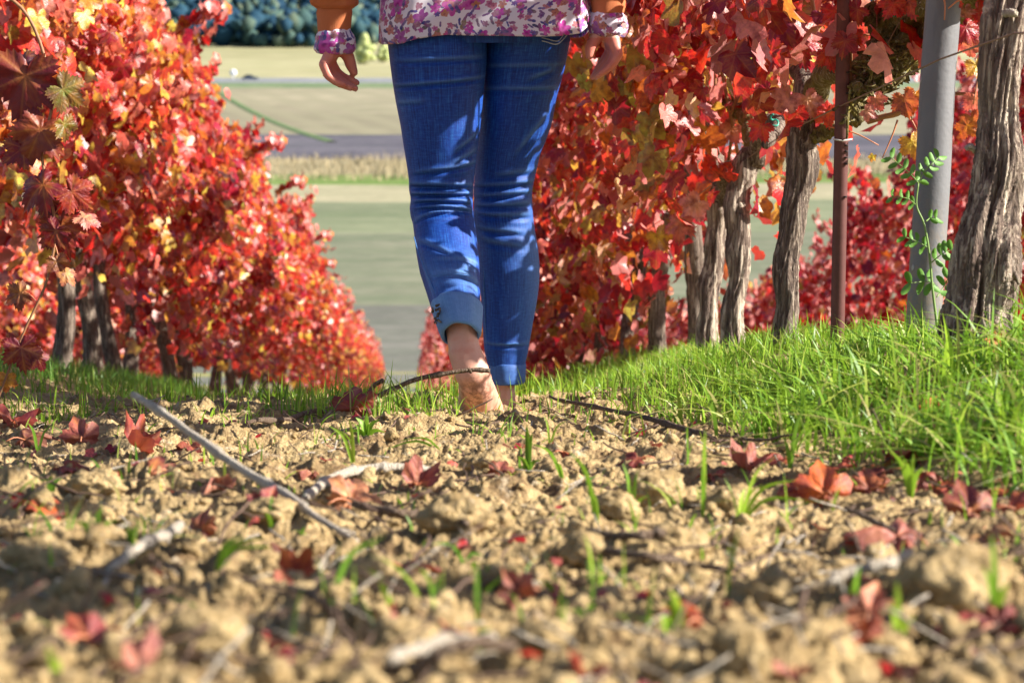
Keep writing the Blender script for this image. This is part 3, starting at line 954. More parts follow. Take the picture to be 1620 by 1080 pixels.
def full_vine(x, y, label, group, facing, lo, hi, mix, nleaf, nobj, seed, trunk=None, mixlow=None, halfw=.33, seg=32, ncane=6, barkm=None, halfl=.55, size=(.036, .060), droop=.02):
    """a near vine: trunk, cordon arms, canes, single leaves, joined rest of the foliage"""
    lr = np.random.default_rng(seed)
    z0 = float(zbase(x, y))
    root = empty("grape_vine", (x, y, z0), label, "grape vine", group)
    if trunk is None:
        hgt = lo + .22; lean = (lr.normal(0, .04), lr.normal(0, .08))
        (v, f), path = trunk_geo(hgt, lr.uniform(.027, .036), .026, lean, seed, seg, 60)
    else:
        v, f, path = trunk
    link("trunk", make_mesh("trunk", v, f), barkm or M_bark, root)
    top = path[-1]
    for s in (-1, 1):
        a = smooth_path([top - [0, 0, .03], top + [0, s * .12, .06], top + [lr.normal(0, .02), s * .34, .08], top + [lr.normal(0, .03), s * .55, .07 + lr.normal(0, .02)]], 22)
        v, f = tube(a, np.linspace(.027, .012, 22) * (1 + .2 * np.sin(np.arange(22) * 1.7)), 10, .14, None, seed)
        link("cordon", make_mesh("cordon", v, f), M_bark_moss if lr.uniform() < .5 else M_bark, root)
    for k in range(ncane):
        yy = -halfl + 2 * halfl * (k + .5) / ncane
        p0 = top + [lr.normal(0, .02), yy, .07]
        v, f = cane_geo(p0, [lr.normal(0, .16), top[1] + yy + lr.normal(0, .12), hi - lr.uniform(0, .25)], .0048, lr, .05)
        link("cane", make_mesh("cane", v, f), M_cane, root)
    pos, nr, zr = canopy_points(nleaf, lo, hi, halfw, halfl, lr, facing); nleaf = len(pos)
    # a few drooping leaves under the canopy
    nd = int(nleaf * droop); pos[-nd - 1:, 2] = lo - lr.uniform(-.05, .10, nd + 1); pos[-nd - 1:, 0] *= .6
    fr = leaf_frames(nr, lr, 1.1)
    sz = lr.uniform(size[0], size[1], nleaf)
    colr = pick_cols(mix, nleaf, lr)
    if mixlow is not None:
        lowm = lr.uniform(0, 1, nleaf) < np.clip(1.15 - 1.5 * zr, 0, 1)
        colr[lowm] = pick_cols(mixlow, int(lowm.sum()), lr)
    # the leaves that show: those on the path side and inside the frame
    wp = pos + np.array([x, y, z0])
    d = wp @ FWD; px = 810 + (wp @ RGT) / d * FPX; py = 540 - (wp @ UPV) / d * FPX
    inside = (px > -40) & (px < 1660) & (py > -60) & (py < 700)
    score = np.where(inside, pos[:, 0] * (facing or 1) / halfw + lr.uniform(0, .3, nleaf), -9)
    order = np.argsort(-score)
    nobj = min(nobj, int(inside.sum()))
    sel = order[:nobj]; rest = order[nobj:]
    for i in sel:
        me = LEAF_ME[int(lr.integers(0, len(LEAF_ME)))]
        o = bpy.data.objects.new("leaf", me)
        M4 = Matrix.Identity(4)
        s_ = float(sz[i])
        for r_ in range(3):
            for c_ in range(3): M4[r_][c_] = float(fr[i][r_, c_]) * s_
            M4[r_][3] = float(pos[i][r_])
        o.parent = root; o.matrix_local = M4
        o.color = (*[float(c) for c in colr[i]], 1)
        col.objects.link(o)
    if len(rest):
        joined_leaves("foliage", pos[rest], fr[rest], sz[rest], colr[rest], LV_MID, M_leaf, root, lr)
    return root


ORD = ["first", "second", "third", "fourth", "fifth", "sixth", "seventh", "eighth", "ninth", "tenth", "eleventh", "twelfth", "thirteenth", "fourteenth", "fifteenth", "sixteenth", "seventeenth", "eighteenth", "nineteenth", "twentieth", "twenty-first", "twenty-second", "twenty-third", "twenty-fourth", "twenty-fifth"]

# prototypes for farther vines (trunk + foliage), copied and sharing mesh data
def proto_vine(nm, facing, lo, hi, mix, mixlow, nleaf, variants, size, seed, halfw=.29, halfl=.6, seg=14, trunks=1):
    lr = np.random.default_rng(seed)
    (v, f), path = trunk_geo(lo + .35, lr.uniform(.028, .038), .026, (lr.normal(0, .05), lr.normal(0, .1)), seed, seg, 24)
    tr = make_mesh("trunk", v, f); tr.materials.append(M_bark)
    pos, nr, zr = canopy_points(nleaf, lo, hi, halfw, halfl, lr, facing); nleaf = len(pos)
    nd = int(nleaf * .04); pos[-nd - 1:, 2] = lo - lr.uniform(0, .15, nd + 1)
    fr = leaf_frames(nr, lr, 1.1); sz = lr.uniform(size[0], size[1], nleaf)
    colr = pick_cols(mix, nleaf, lr)
    if mixlow is not None:
        lowm = lr.uniform(0, 1, nleaf) < np.clip(.9 - 1.4 * zr, 0, 1)
        colr[lowm] = pick_cols(mixlow, int(lowm.sum()), lr)
    tmp = joined_leaves("foliage", pos, fr, sz, colr, variants, M_leaf, None, lr)
    me = tmp.data; bpy.data.objects.remove(tmp)
    canes = []
    for k in range(5):
        yy = lr.uniform(-halfl, halfl)
        canes.append(cane_geo([0, yy, lo + .35], [lr.normal(0, .15), yy + lr.normal(0, .1), hi + lr.uniform(-.2, .1)], .006, lr, .05, 5, 4))
    v, f, _ = cat_parts(canes)
    cm = make_mesh("canes", v, f); cm.materials.append(M_cane)
    return tr, me


def place_vine(x, y, pr, label, group, lr, sc=1.0, flip=False):
    z0 = float(zbase(x, y))
    root = empty("grape_vine", (x, y, z0), label, "grape vine", group)
    root.scale = (sc * lr.uniform(.92, 1.08), (-1 if flip else 1) * lr.uniform(.95, 1.08), sc * lr.uniform(.92, 1.06))
    link("trunk", pr[0], None, root)
    o = link("foliage", pr[1], None, root); o['kind'] = 'stuff'
    return root


MIX_LLOW = [('salmon', .16), ('red', .22), ('bright', .18), ('amber', .12), ('yellow', .10), ('orange', .10), ('crimson', .06), ('olive', .04)]
pL = [proto_vine("l", 1, .42, 1.80, MIX_L, MIX_LLOW, 1500, LV_MID, (.038, .062), 100 + s) for s in range(4)]
pLf = [proto_vine("lf", 1, .2, 1.85, MIX_L, MIX_LLOW, 620, LV_FAR, (.055, .085), 120 + s) for s in range(4)]
pR = [proto_vine("r", -1, .16, 1.95, MIX_R, MIX_RLOW, 1500, LV_MID, (.038, .062), 140 + s) for s in range(4)]
pRf = [proto_vine("rf", -1, .12, 1.95, MIX_R, MIX_RLOW, 620, LV_FAR, (.055, .085), 160 + s) for s in range(4)]

lrp = np.random.default_rng(77)
XL, XR = -1.30, 0.87
# left row
yl = 7.4
k = 0
while yl < 95:
    if yl < 11.5:
        full_vine(XL + lrp.normal(0, .03), yl, f"left row grape vine with the {ORD[k]} trunk counted from the left edge", "vines in the left row", 1, .50, 1.88,
                  MIX_L, 1300, 260, 300 + k, mixlow=MIX_LLOW, seg=20, halfl=.58, halfw=.28)
    elif yl < 30:
        place_vine(XL + lrp.normal(0, .04), yl, pL[k % 4], f"{ORD[k]} sunlit red vine of the left row, counted from the left picture edge", "vines in the left row", lrp, flip=bool(k % 2))
    else:
        place_vine(XL + lrp.normal(0, .05), yl, pLf[k % 4], "blurred red and yellow vine far down the left row, one of many alike", "distant vines of the left row", lrp, flip=bool(k % 3))
    yl += 1.12 * lrp.uniform(.94, 1.06); k += 1

# right row (beyond the near ones)
ry = [7.5, 8.55, 9.6]
k = 0
for yv in ry:
    full_vine(XR + lrp.normal(0, .03), yv, [
        "vine with twin pale trunks just left of the leaning pair in the right row",
        "right row vine with low trunk and leaves almost down to the grass",
        "vine with yellow and lime leaves among red, just right of the right trouser leg"][k], "vines in the right row", -1, [.46, .34, .2][k], 1.95,
        MIX_R, 1300, 290, 340 + k, mixlow=MIX_RLOW, seg=20, halfl=.58)
    k += 1
yr_ = 10.7; k = 0
while yr_ < 95:
    if yr_ < 20:
        place_vine(XR + lrp.normal(0, .04), yr_, pR[k % 4], f"{ORD[k]} blurred red vine past the lime-leaved one in the right row", "vines in the right row", lrp, flip=bool(k % 2))
    else:
        place_vine(XR + lrp.normal(0, .05), yr_, pRf[k % 4], "blurred salmon red vine far down the right row, seen past the ankles", "distant vines of the right row", lrp, flip=bool(k % 3))
    yr_ += 1.12 * lrp.uniform(.94, 1.06); k += 1

# neighbouring rows
for rx, y0, y1, pset, lab, grp in ((XR + PITCH_ROW, 8.6, 34, pR, "red vine in the neighbouring row seen under the right row's canopy", "vines of the row beyond on the right"),
                                   (XL - PITCH_ROW, 12.0, 36, pL, "pink red vine in the neighbouring row glimpsed between the left trunks", "vines of the row beyond on the left")):
    yv = y0; k = 0
    while yv < y1:
        o = place_vine(rx + lrp.normal(0, .05), yv, pset[k % 4], lab, grp, lrp, sc=.95, flip=bool(k % 2))
        yv += 1.15; k += 1

# ------------------------------------------------------------------ the near part of the right row
def loft_trunk(pts, seed, seg=64, n=130, ridge=.3):
    """pts: (px_left, px_right, py, depth) measured silhouettes"""
    a = np.array(pts, float)
    s = np.linspace(0, 1, len(a)); t = np.linspace(0, 1, n)
    L, Rr, Y, D = [np.interp(t, s, a[:, i]) for i in range(4)]
    cen = np.array([P((l + r) / 2, y, d) for l, r, y, d in zip(L, Rr, Y, D)])
    rad = (Rr - L) / 2 / FPX * D
    sw_ = np.linspace(0, 1, n); rad = rad * (1 + .07 * np.sin(13 * sw_ + seed) + .05 * np.sin(31 * sw_ + seed * 2)) * (.95 if seed > 501 else 1.0)
    cen = cen + RGT[None] * (.004 * np.sin(11 * sw_ + seed * 3) + .0025 * np.sin(27 * sw_ + seed))[:, None]
    lr = np.random.default_rng(seed); ph = lr.uniform(0, 6.28, 8)

    def rd(TH, TT):
        tw = TH - 1.1 * TT + .2 * np.sin(7 * TT + ph[6])
        f = np.ones_like(TH)
        for q_, (k, am) in enumerate([(3, .09), (7, .10), (12, .11), (19, .08), (29, .06)]):
            if seg < 2.2 * k: break
            wob = 1.3 * np.sin(4 * TT * (1 + .3 * q_) + ph[q_]) + .5 * np.sin(17 * TT + ph[q_ - 1])
            f += ridge * am * 3.0 * (np.abs(np.sin(k * .5 * tw + wob)) - .55)
        f += .05 * np.sin(23 * TT + ph[3] + 2 * TH) + .05 * np.sin(9 * TT + TH + ph[4])
        return f
    v, f = tube(cen, rad * .98, seg, .035, rd, seed)
    return v, f, cen


def near_vine(pts, label, seed, lo, hi, nleaf, nobj, seg=48, n=110, arms=((-.4, .12), (.4, .1)), yc=0.0, facing=-1, barkm=None, ridge=.46, ncane=6, mixlow=None, **kw):
    v, f, cen = loft_trunk(pts, seed, seg, n, ridge)
    basep = cen[-1] if cen[-1][2] < cen[0][2] else cen[0]
    top = cen[0] if cen[-1][2] < cen[0][2] else cen[-1]
    rootp = np.array([basep[0], basep[1], float(zbase(basep[0], basep[1]))])
    trunk = (v - rootp, f, np.array([basep - rootp, top - rootp]))
    return full_vine_at(rootp, label, lo, hi, nleaf, nobj, seed, trunk, facing, barkm or M_barkN, ncane, mixlow, **kw)


def full_vine_at(rp, label, lo, hi, nleaf, nobj, seed, trunk, facing, barkm, ncane, mixlow=None, halfw=.33, halfl=.55, mix=None, size=(.036, .060), droop=.012):
    x, y = rp[0], rp[1]
    r = full_vine(x, y, label, "vines in the right row", facing, lo, hi, mix or MIX_R, nleaf, nobj, seed, trunk=trunk, ncane=ncane, barkm=barkm, halfw=halfw, halfl=halfl, mixlow=mixlow, size=size, droop=droop)
    return r


V1 = near_vine([(1640, 1705, -240, 3.86), (1600, 1668, -120, 3.84), (1574, 1640, -30, 3.82), (1566, 1625, 40, 3.8), (1556, 1612, 110, 3.8), (1553, 1616, 180, 3.8), (1545, 1614, 250, 3.79),
                (1531, 1606, 320, 3.79), (1520, 1602, 390, 3.78), (1506, 1598, 450, 3.78), (1499, 1598, 500, 3.78), (1492, 1604, 560, 3.78)],
               "thick twisted old vine trunk nearest at the right edge, sunlit on its right side", 501, .80, 1.9, 800, 90, 96, 200, ridge=.62, halfw=.30, halfl=.5)
V2 = near_vine([(1262, 1312, 165, 5.2), (1250, 1300, 205, 5.2), (1243, 1290, 240, 5.2), (1238, 1288, 290, 5.2), (1236, 1278, 340, 5.2), (1232, 1268, 400, 5.2), (1226, 1264, 460, 5.2), (1222, 1262, 520, 5.2), (1216, 1268, 560, 5.2)],
               "slender leaning vine trunk standing alone just left of the brown metal stake", 502, .60, 1.85, 1200, 290, 48, 110, barkm=M_bark, halfw=.32, halfl=.62)
V3 = near_vine([(1176, 1208, 235, 5.95), (1158, 1200, 260, 5.95), (1150, 1192, 300, 5.95), (1148, 1186, 360, 5.95), (1150, 1184, 420, 5.95), (1146, 1180, 480, 5.95), (1138, 1180, 560, 5.95)],
               "upright vine trunk with grey peeling bark, right one of the close pair", 503, .58, 1.85, 1100, 290, 44, 100, halfw=.33, halfl=.45, mixlow=MIX_RLOW)
V4 = near_vine([(1126, 1160, 300, 6.5), (1118, 1152, 340, 6.5), (1114, 1146, 400, 6.5), (1108, 1140, 460, 6.5), (1100, 1134, 520, 6.5), (1094, 1140, 570, 6.5)],
               "pale weathered vine trunk, left one of the close pair, yellow leaves beside it", 504, .52, 1.85, 1100, 290, 40, 90, halfw=.33, halfl=.5, mixlow=MIX_RLOW)

for yv_, lo_, n_, lb_ in ((2.72, .62, 420, "right row vine nearest the camera side, its leaves above the right edge of the picture"), (1.62, .6, 330, "right row vine beside the camera, shading the lower left soil")):
    full_vine(XR + .02, yv_, lb_, "vines in the right row", -1, lo_, 1.8, MIX_R, n_, 0, int(900 + yv_ * 10), seg=20, halfw=.27, halfl=.42, ncane=4, droop=0.0)
# mossy cordon arm of the big vine, its stub and the peeling strip
def arm(parent, pix, rads, mat, name, seed, seg=22, n=60, rough=.12):
    rp = np.array(parent.location)
    pts = smooth_path([P(*q_) for q_ in pix], n) - rp
    rr = np.interp(np.linspace(0, 1, n), np.linspace(0, 1, len(rads)), rads)
    lr = np.random.default_rng(seed); ph = lr.uniform(0, 6, 5)
    rd = lambda TH, TT: 1 + .22 * np.sin(3 * TH + 9 * TT + ph[0]) * np.sin(14 * TT + ph[1]) + .16 * np.sin(5 * TH - 21 * TT + ph[2]) + .1 * np.sin(9 * TH + 33 * TT + ph[3])
    v, f = tube(pts, rr, seg, rough, rd, seed)
    return link(name, make_mesh(name, v, f), mat, parent)
arm(V1, [(1590, -60, 4.0), (1530, -20, 4.3), (1450, 40, 4.7), (1405, 95, 4.75), (1360, 150, 4.8)], [.035, .045, .052, .050, .030], M_bark_moss, "mossy_arm", 1, 26, 70, .16)
arm(V1, [(1440, 10, 4.68), (1400, 30, 4.72), (1380, 10, 4.74)], [.03, .04, .02], M_bark_moss, "mossy_knot", 2, 20, 30, .16)
arm(V2, [(1345, 155, 5.0), (1352, 180, 5.0), (1338, 190, 5.0)], [.02, .024, .012], M_bark_moss, "mossy_knot", 3, 16, 24, .15)
arm(V2, [(1290, 215, 5.18), (1310, 208, 5.14), (1330, 200, 5.1)], [.018, .016, .008], M_bark_moss, "spur", 4, 14, 20)
arm(V1, [(1372, 192, 4.9), (1420, 178, 4.85), (1465, 150, 4.8), (1500, 148, 4.7), (1545, 150, 4.5)], [.006, .006, .0045, .004, .003], M_cane, "cane", 5, 8, 30, .05)
arm(V1, [(1597, 395, 3.76), (1600, 420, 3.75), (1612, 450, 3.74)], [.006, .007, .002], M_bark, "bark_flake", 6, 8, 14)
arm(V1, [(1545, 240, 3.8), (1535, 232, 3.79), (1527, 236, 3.79)], [.006, .005, .004], M_twigpale, "cut_stub", 7, 8, 10)
arm(V1, [(1590, 22, 3.77), (1600, 20, 3.75), (1606, 22, 3.73)], [.006, .006, .005], M_twigpale, "cut_stub", 8, 8, 10)
# loose tangle of bark strips on the mossy arm
lr = np.random.default_rng(9); ps = []
for k_ in range(220):
    t = lr.uniform(0, 1)
    px = 1345 + 120 * t + lr.normal(0, 10); py = 165 - 135 * t + lr.normal(0, 17); dd = 4.68 + lr.normal(0, .02)
    p0 = P(px, py, dd); q1 = p0 + lr.normal(0, .018, 3); q2 = q1 + lr.normal(0, .018, 3)
    ps.append(tube(smooth_path([p0, q1, q2], 5), [.0035, .003, .0026, .002, .001], 4))
v, f, _ = cat_parts(ps)
o = link("moss_tuft", make_mesh("moss_tuft", v - np.array(V1.location), f), M_bark_moss, V1); o['kind'] = 'stuff'

# distinctly placed leaves of the right row, picked out in the photograph
def pix_leaf(parent, px, py, d, size_px, colr, me=None, nrm=None, roll=None, lr=np.random.default_rng(5), stalk=True, name="leaf"):
    s = size_px / 2.0 / FPX * d
    c = P(px, py, d) - np.array(parent.location)
    if nrm is None: nrm = (-.35 + lr.normal(0, .25), -1.0, .25 + lr.normal(0, .3))
    nrm = np.array(nrm, float); nrm /= np.linalg.norm(nrm)
    a = lr.uniform(-1, 1) if roll is None else roll
    t = RGT * math.sin(a) - ZUP * math.cos(a); t = t - nrm * t.dot(nrm); t /= np.linalg.norm(t)
    sx = np.cross(t, nrm)
    o = bpy.data.objects.new(name, me or LEAF_HI_ME[int(lr.integers(0, len(LEAF_HI_ME)))])
    o.parent = parent
    base = c - t * s * .25
    M4 = Matrix(((sx[0] * s, t[0] * s, nrm[0] * s, base[0]), (sx[1] * s, t[1] * s, nrm[1] * s, base[1]), (sx[2] * s, t[2] * s, nrm[2] * s, base[2]), (0, 0, 0, 1)))
    o.matrix_local = M4
    o.color = (*colr, 1)
    col.objects.link(o)
    return o


lr = np.random.default_rng(21)
for px, py, sz, cn in [(1100, 60, 95, 'crimson'), (1160, 45, 80, 'red'), (1240, 40, 85, 'purple'), (1265, 75, 90, 'crimson'), (1305, 30, 60, 'purple'), (1175, 108, 55, 'pink'),
                       (1210, 150, 60, 'crimson'), (1280, 165, 65, 'pink'), (1262, 185, 50, 'red'), (1310, 185, 55, 'bright'), (1200, 205, 60, 'red'), (1152, 210, 60, 'pink'),
                       (1345, 60, 55, 'bright'), (1320, 70, 60, 'red'), (1090, 130, 60, 'crimson'), (1050, 60, 80, 'deep'), (1040, 120, 60, 'red'), (1380, 250, 20, 'yellow'),
                       (1095, 330, 70, 'pink'), (1075, 360, 65, 'salmon'), (1045, 380, 60, 'amber'), (1032, 180, 50, 'pink'), (1340, 130, 45, 'bright'), (1322, 28, 80, 'red'), (1336, 72, 62, 'crimson'), (1312, 92, 58, 'bright'), (1328, -12, 80, 'crimson'), (1350, 20, 60, 'crimson'), (1005, 40, 70, 'crimson')]:
    pix_leaf(V3 if px < 1180 else V2, px, py, (6.2 if px < 1180 else (4.66 if 1308 < px < 1355 and py < 100 else 5.0)) + lr.normal(0, .04), sz, tuple(np.array(PAL[cn]) * lr.uniform(.85, 1.15)), lr=lr)
for px, py, sz, cn, roll in [(1432, 165, 62, 'brown', .3), (1445, 158, 60, 'orange', -.2), (1388, 162, 45, 'salmon', .6), (1375, 178, 38, 'pink', 1.0), (1445, 232, 62, 'amber', .35), (1440, 8, 70, 'bright', .4),
                             (1410, 12, 60, 'red', -.5), (1505, 8, 50, 'bright', .2), (1532, 50, 60, 'crimson', .5), (1560, 45, 50, 'pink', -.6), (1535, 80, 50, 'salmon', 0), (1548, 110, 60, 'amber', .3), (1528, 22, 40, 'pink', .3),
                             (1540, 195, 62, 'brown', .3), (1528, 205, 50, 'orange', -.4), (1555, 20, 60, 'red', 1.0), (1545, 165, 60, 'salmon', .2), (1590, 10, 50, 'crimson', .2)]:
    c_ = np.array(PAL[cn]) * lr.uniform(.85, 1.15)
    if cn == 'brown': c_ = np.array([.42, .12, .04])
    pix_leaf(V1, px, py, 4.5 if px < 1500 else 4.15 + lr.normal(0, .05), sz, tuple(c_), roll=roll, lr=lr)
# leaf stalks hanging bare
for a_, b_, d_ in [((1420, 190), (1396, 250), 4.75), ((1425, 180), (1450, 205), 4.75), ((1310, 200), (1390, 230), 5.0), ((1268, 30), (1300, 70), 5.0), ((1366, 55), (1400, 68), 4.8), ((1490, -10), (1494, 32), 4.05), ((1520, 0), (1500, 14), 4.05),
                   ((1550, 75), (1540, 165), 4.1), ((1220, 95), (1262, 150), 5.3), ((1250, 105), (1300, 60), 5.2), ((1185, 185), (1225, 165), 5.6), ((1340, 30), (1300, 90), 5.0)]:
    v, f = tube(smooth_path([P(*a_, d_), P((a_[0] + b_[0]) / 2 + 3, (a_[1] + b_[1]) / 2 - 4, d_), P(*b_, d_)], 8) - np.array(V2.location), np.linspace(.0022, .0012, 8), 6)
    link("leaf_stalk", make_mesh("leaf_stalk", v, f), M_petiole, V2)

# green plastic ties
M_tie = mat_simple("green_tie", (.02, .30, .22), .35, .1, 20, 0)
def tie(px, py, d, r, lab):
    th = np.linspace(0, 2 * PI * 1.7, 40)
    c = P(px, py, d)
    pts = np.stack([c[0] + r * np.cos(th) * 1.1, c[1] + r * np.sin(th) * .8, c[2] + .004 * th - .01 + .3 * r * np.sin(th * 2)], -1)
    v, f = tube(pts, .0022, 6); o = link("plastic_tie", make_mesh("plastic_tie", v, f), M_tie); tag(o, lab, "plastic tie", "green plastic vine ties")
tie(1422, 22, 4.62, .012, "green plastic tie at the top of the mossy arm beside the grey post")
tie(1381, 106, 4.68, .008, "small green tie on the wire below the mossy arm's middle")
tie(1225, 205, 5.5, .008, "small green tie at the head of the trunks left of the brown stake")

# ------------------------------------------------------------------ grey post
def mat_post():
    m, n = new_mat("grey_post_coating"); b = NB(n)
    tc = b.n("ShaderNodeTexCoord").outputs['Object']
    n1 = b.noise(6, 4, .6, tc).outputs[0]
    n2 = b.noise(130, 3, .6, tc).outputs[0]
    c = b.mix(n1, (.11, .11, .12), (.17, .17, .175))
    sp = b.ramp(b.n("ShaderNodeTexVoronoi", i_Scale=26.0, i_Vector=b.mapping(tc, (1, 1, .6))).outputs['Distance'], [(.06, 1.0), (.11, 0.0)])
    pit = b.ramp(b.noise(40, 3, .6, tc).outputs[0], [(.64, 0.0), (.7, 1.0)])
    c = b.mix(b.math('MULTIPLY', pit, .5), c, (.12, .11, .11))
    c = b.mix(b.math('MULTIPLY', sp, .55), c, (.55, .54, .5))
    h = b.math('ADD', b.math('MULTIPLY', n2, .3), b.math('MULTIPLY', sp, 1.0))
    sz_ = b.n("ShaderNodeSeparateXYZ", i_0=tc)
    dm = b.math('MULTIPLY', b.ramp(sz_.outputs[2], [(.02, 1.0), (.28, 0.0)]), b.ramp(b.noise(55, 4, .7, tc).outputs[0], [(.42, 0.0), (.55, 1.0)]))
    c = b.mix(b.math('MULTIPLY', dm, .7), c, (.26, .19, .11))
    st_ = b.ramp(b.noise(22, 4, .7, b.mapping(tc, (1, 1, .12))).outputs[0], [(.52, 0.0), (.64, .45)])
    c = b.mix(st_, c, (.09, .085, .09))
    b.out(b.principled(c, .6, b.bump(h, .7, .003), .4)); return m


pp = np.array([P((a + b_) / 2, y, d) for a, b_, y, d in [(1432, 1490, 560, 4.12), (1436, 1491, 470, 4.12), (1446, 1503, 300, 4.12), (1456, 1512, 120, 4.12), (1465, 1521, 0, 4.12), (1486, 1542, -330, 4.12), (1510, 1566, -900, 4.12)]])
rp = pp[0].copy(); rp[2] = float(zbase(rp[0], rp[1]))
v, f = tube(smooth_path(pp, 60) - rp, .0300, 40)
po = link("trellis_post", make_mesh("trellis_post", v, f), mat_post(), None, rp)
tag(po, "round grey leaning trellis post beside the thick twisted vine trunk", "trellis post")

# ------------------------------------------------------------------ brown steel stake (open channel with notches)
M_rust = mat_simple("brown_steel", (.12, .045, .04), .6, .35, 60, .4, .001, .4, 0.3)
sp_b, sp_t = P(1324, 560, 4.75), P(1326, -600, 4.75)
rs = sp_b.copy(); rs[2] = float(zbase(rs[0], rs[1]))
st = empty("metal_stake", rs, "thin brown steel trellis stake between the lone slender trunk and the grey post", "trellis stake")
hgt = 1.75
wdt, th_ = .027, .0025
prof = [(-wdt / 2, .012), (-wdt / 2, -.004), (-wdt / 6, -.010), (wdt / 6, -.010), (wdt / 2, -.004), (wdt / 2, .012), (wdt / 2 - th_, .012), (wdt / 2 - th_, -.002), (wdt / 6, -.010 + th_), (-wdt / 6, -.010 + th_), (-wdt / 2 + th_, -.002), (-wdt / 2 + th_, .012)]
prof = np.array(prof) * [1, 1]
n = len(prof); zz_ = np.linspace(-.1, hgt, 8)
V = np.concatenate([np.column_stack([prof, np.full(n, z_)]) for z_ in zz_])
rot = R(-12); V[:, :2] = V[:, :2] @ np.array([[math.cos(rot), math.sin(rot)], [-math.sin(rot), math.cos(rot)]])
Q = [[i * n + j, i * n + (j + 1) % n, (i + 1) * n + (j + 1) % n, (i + 1) * n + j] for i in range(7) for j in range(n)]
link("channel", make_mesh("channel", V, np.array(Q), smooth=False), M_rust, st)
M_dark = mat_simple("notch_shade", (.03, .02, .02), .9, .1, 20, 0)  # near-black blocks stand in for shade inside the notches
def boxgeo(c, s):
    c = np.array(c); s = np.array(s) / 2
    V = np.array([[x_, y_, z_] for x_ in (-1, 1) for y_ in (-1, 1) for z_ in (-1, 1)]) * s + c
    F = np.array([[0, 1, 3, 2], [4, 6, 7, 5], [0, 4, 5, 1], [2, 3, 7, 6], [0, 2, 6, 4], [1, 5, 7, 3]])
    return V, F
for zz2 in (.40, .388, .376, .364, .46, .50, .54, .30):
    v, f = boxgeo((.0085, -.0105, zz2), (.006, .003, .0035))
    link("wire_notch", make_mesh("wire_notch", v, f, smooth=False), M_dark, st)
v, f = tube([[-.019, -.013, .412], [.0, -.016, .409], [.019, -.012, .412]], .0016, 6)
link("wire_clip", make_mesh("wire_clip", v, f), mat_simple("galvanised", (.5, .48, .46), .4, .1, 20, 0), st)

# trellis wires running along the right row
M_wire = mat_simple("rusty_wire", (.17, .10, .07), .6, .2, 30, .1)
for dz, lab in ((.47, "lowest rusty trellis wire along the right row, seen left of the grey post"), (.80, "upper rusty trellis wire running through the right row's leaves")):
    ysw = np.concatenate([np.linspace(1.5, 12, 24), np.linspace(13, 60, 30)])
    pts = np.stack([np.full_like(ysw, XR - .03), ysw, np.array([float(zbase(XR, y_)) for y_ in ysw]) + dz], -1)
    v, f = tube(pts, .0016, 5); o = link("trellis_wire", make_mesh("trellis_wire", v, f), M_wire); tag(o, lab, "trellis wire")
pts = np.stack([np.full_like(ysw, XL), ysw, np.array([float(zbase(XL, y_)) for y_ in ysw]) + .7], -1)
v, f = tube(pts, .0016, 5); o = link("trellis_wire", make_mesh("trellis_wire", v, f), M_wire); tag(o, "trellis wire running through the sunlit left row", "trellis wire")
# slanting thin wire crossing the mossy arm
v, f = tube(smooth_path([P(1345, 135, 4.72), P(1385, 100, 4.68), P(1425, 32, 4.62)], 10), .0013, 5)
o = link("tie_wire", make_mesh("tie_wire", v, f), M_wire); tag(o, "thin slanting tie wire across the mossy vine arm", "wire")

# ------------------------------------------------------------------ near hanging shoot at the left edge (belongs to the first left vine)
zl = float(zbase(XL, 5.0))
nv = full_vine(XL, 4.55, "nearest left vine whose sharp dark red shoot hangs at the left picture edge", "vines in the left row", 1, .6, 2.0, MIX_L, 500, 0, 600, halfw=.25, seg=16, ncane=3, halfl=.4)
rpn = np.array(nv.location)
DSH = 4.55
shoot = smooth_path([P(-60, -40, DSH), P(40, 20, DSH), P(82, 150, DSH), P(66, 240, DSH), P(84, 330, DSH), P(86, 385, DSH), P(72, 450, DSH), P(40, 520, DSH), P(12, 590, DSH), P(-6, 640, DSH)], 60)
v, f = tube(shoot - rpn, np.linspace(.0036, .002, 60), 8, .06); sh = link("shoot", make_mesh("shoot", v, f), M_cane, nv)
DR = (.15, .003, .008); PUR = (.06, .003, .02); OLV = (.13, .11, .012); BRN = (.20, .06, .018); ORG = (.23, .012, .005)  # leaf colours darkened in place of shade on the hanging shoot
hi = LEAF_SH_ME
